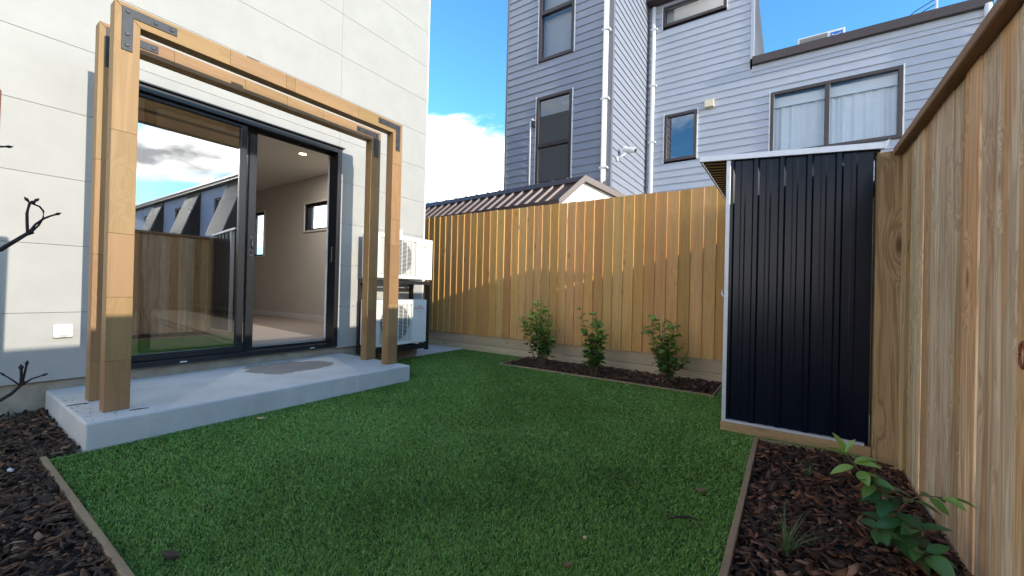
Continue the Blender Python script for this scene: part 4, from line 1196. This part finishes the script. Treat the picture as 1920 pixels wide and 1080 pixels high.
# ------------------------------------------------------------------ neighbouring grey-blue house
YN, YT = 10.0, 7.656
TXL, TXR = -5.485, -2.973
nh = thing('townhouse', 'grey-blue weatherboard townhouse rising behind the back fence', 'house', (-1.5, 9.5, 0))
BS = 0.160
bcache = {}
def board_mesh(length, mat, kind):
    key = (round(length, 3), mat, kind)
    if key not in bcache:
        m = MB(); h_ = BS + 0.012
        if kind == 'y':      # faces -y, runs along x
            m.prism([(-0.026, 0.0), (0.0, 0.0), (0.0, h_), (-0.006, h_)], 'x', 0, length)
        else:                # faces +x, runs along y
            m.prism([(0.026, 0.0), (0.0, 0.0), (0.0, h_), (0.006, h_)], 'y', 0, length)
        bcache[key] = m.mesh('weatherboard', MAT[mat])
    return bcache[key]
def boards(kind, plane, u0, u1, z0, z1, mat, holes=(), phase=0.0):
    z = z0 + phase
    while z < z1 - 0.02:
        segs = [(u0, u1)]
        for (a, b, c_, d_) in holes:
            if z + BS * 0.5 > c_ and z + BS * 0.5 < d_:
                ns = []
                for (p_, q_) in segs:
                    if b <= p_ or a >= q_: ns.append((p_, q_)); continue
                    if a > p_: ns.append((p_, a))
                    if b < q_: ns.append((b, q_))
                segs = ns
        for (p_, q_) in segs:
            if q_ - p_ < 0.03: continue
            loc = (p_, plane, z) if kind == 'y' else (plane, p_, z)
            put('weatherboard', board_mesh(q_ - p_, mat, kind), nh, loc)
        z += BS
MB().box(TXL + 0.03, TXR - 0.03, YT + 0.2, 14.0, -0.05, 10.0).build('core', MAT['board_core'], nh)
MB().box(TXR, -0.76, YN + 0.2, 14.4, -0.05, 8.2).build('core', MAT['board_core'], nh)
MB().box(-0.759, 2.60, YN + 0.2, 14.4, -0.05, 5.85).build('core', MAT['board_core'], nh)
W_T1 = (-4.655, -3.800, 3.25, 5.155)
W_T2 = (-4.640, -3.790, 5.930, 8.10)
W_1 = (-2.530, -1.815, 4.06, 5.168)
W_B = (-0.405, 1.618, 3.86, 5.172)
W_U = (-2.615, -1.258, 7.28, 7.76)
TZ = 1.86
boards('y', YT, TXL + 0.04, TXR - 0.045, TZ, 9.9, 'board_a', [W_T1, W_T2], 0.063)
boards('x', TXR, YT + 0.05, YN - 0.03, TZ, 9.9, 'board_a', (), 0.05)
boards('y', YN, TXR + 0.03, -0.79, TZ, 7.86, 'board_b', [W_1, (-0.405, 2, 3.86, 5.172), W_U], 0.072)
boards('y', YN, -0.79, 2.66, TZ, 5.78, 'board_b', [W_B], 0.072)
boards('x', -0.76, YN + 0.06, 14.3, 5.9, 8.1, 'board_b', (), 0.02)
MB().box(TXL - 0.01, TXL + 0.04, YT - 0.034, YT + 0.2, TZ - 0.5, 9.95).build('corner_board', MAT['corner_grey'], nh)
MB().box(TXR - 0.045, TXR + 0.034, YT - 0.034, YT + 0.05, TZ - 0.5, 9.95).build('corner_board', MAT['corner_grey'], nh)
MB().box(-0.79, -0.725, YN - 0.034, YN + 0.06, 5.99, 8.1).build('corner_board', MAT['board_b'], nh)
MB().box(TXR + 0.027, TXR + 0.05, YN - 0.05, YN - 0.027, TZ, 8.0).build('corner_board', MAT['corner_grey'], nh)
MB().box(TXL + 0.04, TXR - 0.045, YT + 0.002, YT + 0.199, 1.0, TZ).build('wall_base', MAT['board_a'], nh)
def nwindow(r, plane, mullions_x=(), mullions_z=(), pane='pane_sky', back='roomdark', curtain=False):
    x0, x1, z0, z1 = r; y0, y1 = plane - 0.045, plane + 0.06; w = 0.065
    f = MB(); f.box(x0, x0 + w, y0, y1, z0, z1).box(x1 - w, x1, y0, y1, z0, z1).box(x0 + w, x1 - w, y0, y1, z0, z0 + w).box(x0 + w, x1 - w, y0, y1, z1 - w, z1)
    for mx in mullions_x: f.box(mx - w * 0.6, mx + w * 0.6, y0 + 0.002, y1, z0 + w, z1 - w)
    for mz in mullions_z: f.box(x0 + w, x1 - w, y0 + 0.002, y1, mz - w * 0.6, mz + w * 0.6)
    o = f.build('window', MAT['brown_alu'], nh, bevel=0.004)
    xs = [x0 + w] + sorted(mullions_x) + [x1 - w]; zs = [z0 + w] + sorted(mullions_z) + [z1 - w]
    for i in range(len(xs) - 1):
        for j in range(len(zs) - 1):
            MB().add([(xs[i], plane + 0.0, zs[j]), (xs[i + 1], plane + 0.0, zs[j]), (xs[i + 1], plane + 0.0, zs[j + 1]), (xs[i], plane + 0.0, zs[j + 1])], [(0, 1, 2, 3)]).build('pane', MAT[pane], o)
    for xa in (x0 - 0.022, x1 + 0.002):
        MB().box(xa, xa + 0.02, y0 + 0.005, plane, z0 - 0.02, z1 + 0.02).build('side_flashing', MAT['pvc'], o)
    if curtain:
        m = MB(); nq = 90; prev = None
        for q in range(nq + 1):
            u = q / nq; xx = x0 + w + (x1 - x0 - 2 * w) * u
            dy = 0.018 * math.sin(u * 61) + 0.008 * math.sin(u * 143 + 1)
            cur_ = ((xx, plane + 0.12 + dy, z0 + 0.01), (xx, plane + 0.12 + dy * 0.6, z1 - 0.16))
            if prev: m.add([prev[0], cur_[0], cur_[1], prev[1]], [(0, 1, 2, 3)])
            prev = cur_
        m.build('curtain', MAT['curtain'], o, smooth=True)
        MB().box(x0 + w, x1 - w, plane + 0.07, plane + 0.085, z1 - 0.30, z1 - 0.1).build('pelmet', MAT['curtain'], o)
        MB().box(x0 + w * 0.5, x1 - w * 0.5, plane + 0.17, plane + 0.18, z0, z1).build('backing', MAT['blind'], o)
    else:
        MB().box(x0 + w * 0.5, x1 - w * 0.5, plane + 0.13, plane + 0.14, z0, z1).build('backing', MAT[back], o)
    return o
nwindow(W_T1, YT, (), (4.093,))
nwindow(W_T2, YT, (), (6.98,), 'pane_soft', 'blind')
nwindow(W_1, YN)
nwindow(W_B, YN, (0.535,), (), 'pane_soft', curtain=True)
nwindow(W_U, YN, (), (), 'pane_soft', 'blind')
def downpipe(x_, y_, z0, z1, r_, elbow=None):
    pts = [(x_, y_, z1), (x_, y_, z0)]
    if elbow: pts = [(x_, y_, z1), (x_, y_, z0 + 0.12), (x_ - 0.03, y_, z0 + 0.04), (x_ - 0.18, y_, z0)]
    o = MB().tube(pts, r_, 12).build('downpipe', MAT['pvc'], nh, smooth=True)
    zz = z0 + 0.35
    while zz < z1:
        MB().box(x_ - r_ * 1.25, x_ + r_ * 1.8, y_ - r_ * 1.1, y_ + r_ * 1.4, zz, zz + 0.03).build('clip', MAT['pvc'], o)
        zz += 1.35
downpipe(TXR - 0.10, YT - 0.08, 3.02, 9.9, 0.052, True)
downpipe(TXR + 0.16, YN - 0.085, 1.5, 7.80, 0.05)
downpipe(2.62, YN - 0.09, 1.5, 5.86, 0.048)
# fascias and roofs
MB().box(-0.745, 2.68, YN - 0.11, YN + 0.03, 5.83, 6.0).build('fascia', MAT['brown_fascia'], nh, bevel=0.008, seg=2)
MB().box(-0.75, 2.66, YN - 0.03, YN - 0.001, 5.70, 5.829).build('frieze_board', MAT['board_b'], nh)
MB().prism([(YN + 0.031, 5.96), (14.4, 6.3), (14.4, 6.35), (YN + 0.031, 6.01)], 'x', -0.72, 2.68).build('roof', MAT['brown_roof'], nh)
MB().box(TXR + 0.03, -0.745, YN - 0.30, YN + 0.5, 7.87, 8.08).build('fascia', MAT['brown_fascia'], nh, bevel=0.008, seg=2)
MB().prism([(YN - 0.2, 8.09), (14.4, 8.3), (14.4, 8.36), (YN - 0.2, 8.14)], 'x', TXR + 0.03, -0.78).build('roof', MAT['brown_roof'], nh)
MB().box(TXL - 0.1, TXR + 0.1, YT - 0.12, 14.0, 10.0, 10.2).build('roof', MAT['brown_roof'], nh)
# extract vent, security camera, conduit, roof-top unit
vt = thing('wall_vent', 'small cream vent hood on the pale weatherboards beside the curtained window', 'vent', (-1.55, YN - 0.03, 5.12))
MB().prism([(YN - 0.13, 5.13), (YN - 0.027, 5.13), (YN - 0.027, 5.30), (YN - 0.09, 5.30)], 'x', -1.655, -1.47).build('hood', MAT['cream'], vt, bevel=0.006, seg=2)
MB().box(-1.66, -1.465, YN - 0.027, YN - 0.02, 5.115, 5.315).build('flange', MAT['cream'], vt)
sc_ = thing('security_camera', 'white bullet security camera on the tower side wall', 'camera', (TXR + 0.03, 8.05, 3.65))
MB().tube([(TXR + 0.024, 8.0, 3.66), (TXR + 0.05, 8.0, 3.66)], 0.05, 14).build('mount', MAT['white_trim'], sc_)
MB().tube([(TXR + 0.05, 8.0, 3.66), (TXR + 0.12, 8.03, 3.72), (TXR + 0.20, 8.10, 3.78)], 0.018, 8).build('arm', MAT['white_trim'], sc_, smooth=True)
cb_ = MB().tube([(TXR + 0.12, 8.12, 3.88), (TXR + 0.36, 8.10, 3.80)], 0.055, 16).build('housing', MAT['white_trim'], sc_)
MB().tube([(TXR + 0.361, 8.10, 3.80), (TXR + 0.368, 8.10, 3.797)], 0.045, 16).build('lens', MAT['dark'], cb_)
cd_ = thing('conduit_pipe', 'thin white conduit pipe with elbow beside the lower tower window', 'pipe', (-4.79, YT - 0.05, 3.2))
MB().tube([(-4.785, YT - 0.06, 3.0), (-4.792, YT - 0.06, 4.66), (-4.78, YT - 0.06, 4.70), (-4.74, YT - 0.06, 4.70), (-4.69, YT - 0.06, 4.64)], 0.02, 8).build('pipe', MAT['pvc'], cd_, smooth=True)
MB().box(-4.74, -4.672, YT - 0.09, YT - 0.027, 4.53, 4.66).build('junction_box', MAT['black_steel'], cd_, bevel=0.006)
ru = thing('rooftop_air_conditioner', 'pale air conditioner unit on the roof behind the brown fascia', 'air conditioner', (0.46, 11.1, 6.08))
RZ = 6.70
MB().box(0.046, 0.868, 11.03, 11.36, 6.06, RZ).build('body', MAT['hp'], ru, bevel=0.012, seg=2)
gf_ = MB()
for k in range(14): gf_.box(0.09, 0.56, 11.012, 11.02, 6.14 + k * 0.037, 6.15 + k * 0.037)
gf_.build('grille', MAT['grey_print'], ru)
MB().box(0.08, 0.57, 11.0205, 11.0295, 6.12, RZ - 0.03).build('fan_opening', plain('shadowed_coil', (0.25, 0.25, 0.24), 0.7, noise=0.4, nscale=90), ru)
lb_ = MB().box(0.62, 0.83, 11.020, 11.0295, 6.40, RZ - 0.05).build('label_plate', MAT['blue'], ru)
em = MB(); em.tube([(0.645 + 0.035 * (1 - math.cos(a * 0.5)), 11.017, 6.55 + 0.05 * math.sin(a * 0.5 + 0.9)) for a in ang], 0.007, 6)
em.tube([(0.70, 11.017, 6.57), (0.75, 11.017, 6.58), (0.80, 11.017, 6.60)], 0.006, 6)
em.build('printed_swirl', MAT['white_trim'], lb_)
MB().tube([(0.869, 11.2, 6.62), (0.97, 11.2, 6.62), (1.08, 11.2, 6.56), (1.1, 11.2, 6.1)], 0.016, 8).build('hose', MAT['pvc'], ru, smooth=True)
ap = thing('aerial_mast', 'short grey aerial mast above the brown fascia at the upper right', 'mast', (2.15, 10.6, 6.05))
MB().tube([(2.15, 10.6, 6.03), (2.15, 10.6, 6.75)], 0.022, 8).build('pole', MAT['zinc'], ap)
MB().tube([(2.15, 10.6, 6.55), (1.85, 10.6, 6.40), (1.6, 10.62, 6.15), (1.58, 10.62, 6.05)], 0.008, 6).tube([(2.15, 10.6, 6.45), (1.9, 10.6, 6.33), (1.7, 10.62, 6.08)], 0.008, 6).build('cable', MAT['black_steel'], ap)

# ------------------------------------------------------------------ brown-roofed garage behind the fence
YE = 5.5
EX, EZ = -2.941, 2.275
ga = thing('garage', 'low garage with brown ribbed steel roof and white gable behind the fence', 'garage', (-4, 6.0, 0))
rd = Vector((-0.9963, 0.086, 0))                   # ridge direction, away to the left
ph = math.radians(35); gu = Vector((math.sin(ph), math.cos(ph), 0))
E0 = Vector((EX, YE, EZ + 0.035))
AP = E0 + gu * 0.444 + Vector((0, 0, 2.721 - E0.z))
FAR = AP + gu * 1.5 + Vector((0, 0, -0.314 * 1.5))
LEN = 6.5
E1, A1 = E0 + rd * LEN, AP + rd * LEN
up = (A1 - E1).cross(E0 - E1).normalized()
if up.z < 0: up = -up
def slab(mb, a, b, c_, d_, n_, t_):
    q = [a, b, c_, d_]
    mb.add([p_ for p_ in q] + [p_ - n_ * t_ for p_ in q], [(0, 1, 2, 3), (7, 6, 5, 4), (0, 4, 5, 1), (1, 5, 6, 2), (2, 6, 7, 3), (3, 7, 4, 0)])
    return mb
slab(MB(), E0, AP, A1, E1, up, 0.02).build('roof_sheet', MAT['brown_roof'], ga)
rib0 = 0.26
k = 0
while rib0 + k * 0.205 < LEN:
    s0 = rib0 + k * 0.205
    a = E0 + rd * s0; b_ = a + (AP - E0) * 0.86
    m = MB()
    h_ = up * 0.03; wv = rd * 0.022; wt_ = rd * 0.012
    vs = [a - wv, a + wv, a + wt_ + h_, a - wt_ + h_, b_ - wv, b_ + wv, b_ + wt_ + h_, b_ - wt_ + h_]
    m.add(vs, [(3, 2, 1, 0), (4, 5, 6, 7), (0, 1, 5, 4), (1, 2, 6, 5), (2, 3, 7, 6), (3, 0, 4, 7)])
    m.build('rib', MAT['brown_roof'], ga)
    k += 1
# ridge capping with the rib ends standing above it
up2 = Vector((0, 0, 1))
slope = (AP - E0).normalized()
rc = MB(); slab(rc, AP - slope * 0.13 + up * 0.034, AP + up * 0.034 + up2 * 0.01, A1 + up * 0.034 + up2 * 0.01, A1 - slope * 0.13 + up * 0.034, up, 0.012)
rc.build('ridge_cap', MAT['brown_fascia'], ga)
for k in range(22):
    a = AP + rd * (0.28 + k * 0.29) + up2 * 0.03
    MB().tube([a - gu * 0.03, a + gu * 0.22 - up2 * 0.05], 0.028, 8).build('rib_end', MAT['brown_fascia'], ga)
back_far = FAR + rd * LEN
slab(MB(), AP, FAR, back_far, A1, (FAR - AP).cross(rd).normalized() * (1 if (FAR - AP).cross(rd).z > 0 else -1), 0.02).build('roof_sheet', MAT['brown_roof'], ga)
# barge boards and gable
gn = Vector((gu.y, -gu.x, 0))                      # outwards from the gable
def barge(a, b_, w):
    m = MB(); d = Vector((0, 0, -w)); o_ = gn * 0.02
    m.add([a + o_ + up2 * 0.04, b_ + o_ + up2 * 0.04, b_ + o_ + d, a + o_ + d, a - o_ + up2 * 0.04, b_ - o_ + up2 * 0.04, b_ - o_ + d, a - o_ + d], [(0, 1, 2, 3), (7, 6, 5, 4), (0, 4, 5, 1), (1, 5, 6, 2), (2, 6, 7, 3), (3, 7, 4, 0)])
    m.build('barge_board', MAT['brown_barge'], ga)
barge(E0 + gn * 0.021, AP + gn * 0.021, 0.07); barge(AP + gn * 0.021, FAR + gn * 0.021, 0.055)
gp = MB(); i_ = -gn * 0.03
pts = [E0 + Vector((0, 0, -0.1)) + i_, AP + Vector((0, 0, -0.05)) + i_, FAR + Vector((0, 0, -0.05)) + i_, Vector((FAR.x, FAR.y, 0)) + i_, Vector((E0.x, E0.y, 0)) + i_]
gp.add(pts, [(0, 1, 2, 3, 4)]); gp.add([p_ - gn * 0.05 for p_ in pts], [(4, 3, 2, 1, 0)])
gp.build('gable_wall', MAT['gable'], ga)
gt = MB(); o_ = Vector((0.02, -0.035, 0))
slab(gt, E0 + o_ + up2 * 0.03, E0 + Vector((0.02, -0.005, 0.03)), E1 + Vector((0, -0.005, 0.03)), E1 + o_ + up2 * 0.03, up2, 0.10)
gt.build('gutter', MAT['brown_fascia'], ga)
slab(MB(), Vector((E0.x - 0.1, E0.y + 0.16, 2.2)), Vector((E0.x - 0.1, E0.y + 0.3, 2.2)), Vector((E1.x, E1.y + 0.3, 2.2)), Vector((E1.x, E1.y + 0.16, 2.2)), up2, 2.25).build('wall', MAT['gable'], ga)

# ------------------------------------------------------------------ terrace seen mirrored in the door glass
te = thing('terrace', 'blue-grey terrace with slatted window screens mirrored in the door glass', 'building', (18, 8.5, 0))
TY = 8.0
wins = [(12.28, 13.95, 3.70, 4.95), (17.6, 19.1, 3.70, 4.95), (22.9, 24.4, 3.70, 4.95)]
holed(MB(), 'y', TY, TY + 0.2, 10.6, 27.5, -0.05, 5.45, wins).build('wall', MAT['terrace'], te)
MB().box(10.6, 27.5, TY + 0.6, TY + 6, -0.05, 5.4).build('core', MAT['roomdark'], te)
MB().box(10.5, 27.7, TY - 0.25, TY + 6.2, 5.47, 5.66).build('roof', MAT['brown_fascia'], te)
MB().box(10.5, 27.7, TY - 0.28, TY - 0.2505, 5.60, 5.68).build('gutter', MAT['zinc'], te)
for (x0, x1, z0, z1) in wins:
    f = MB(); w = 0.07; y0, y1 = TY + 0.06, TY + 0.16
    f.box(x0, x0 + w, y0, y1, z0, z1).box(x1 - w, x1, y0, y1, z0, z1).box(x0 + w, x1 - w, y0, y1, z0, z0 + w).box(x0 + w, x1 - w, y0, y1, z1 - w, z1).box((x0 + x1) / 2 - 0.04, (x0 + x1) / 2 + 0.04, y0, y1, z0 + w, z1 - w)
    wo = f.build('window', MAT['brown_alu'], te)
    MB().add([(x0 + w, TY + 0.11, z0 + w), (x1 - w, TY + 0.11, z0 + w), (x1 - w, TY + 0.11, z1 - w), (x0 + w, TY + 0.11, z1 - w)], [(0, 1, 2, 3)]).build('pane', MAT['glass'], wo)
    MB().box(x0 - 0.1, x1 + 0.1, TY - 0.08, TY - 0.001, z0 - 0.14, z0 - 0.02).build('sill', MAT['terrace'], wo)
for x0 in (10.7, 15.55, 20.85):
    sr = MB()
    for q in range(9):
        xx = x0 + q * 0.19
        sr.add([(xx, TY - 0.02, 5.46), (xx + 0.022, TY - 0.02, 5.46), (xx + 0.022, TY - 0.07, 5.46), (xx, TY - 0.07, 5.46), (xx, TY - 0.85, 3.0), (xx + 0.022, TY - 0.85, 3.0), (xx + 0.022, TY - 0.90, 3.0), (xx, TY - 0.90, 3.0)],
               [(0, 1, 2, 3), (7, 6, 5, 4), (0, 4, 5, 1), (1, 5, 6, 2), (2, 6, 7, 3), (3, 7, 4, 0)])
    s_o = sr.build('slatted_screen', MAT['slat'], te)
    bk = MB(); bk.add([(x0, TY - 0.01, 5.45), (x0 + 1.6, TY - 0.01, 5.45), (x0 + 1.6, TY - 0.82, 3.0), (x0, TY - 0.82, 3.0)], [(0, 1, 2, 3)]).add([(x0, TY - 0.005, 5.45), (x0, TY - 0.83, 3.0), (x0, TY - 0.005, 3.0)], [(0, 1, 2)]).add([(x0 + 1.6, TY - 0.005, 5.45), (x0 + 1.6, TY - 0.83, 3.0), (x0 + 1.6, TY - 0.005, 3.0)], [(0, 1, 2)])
    bk.build('screen_backing', MAT['black_steel'], s_o)
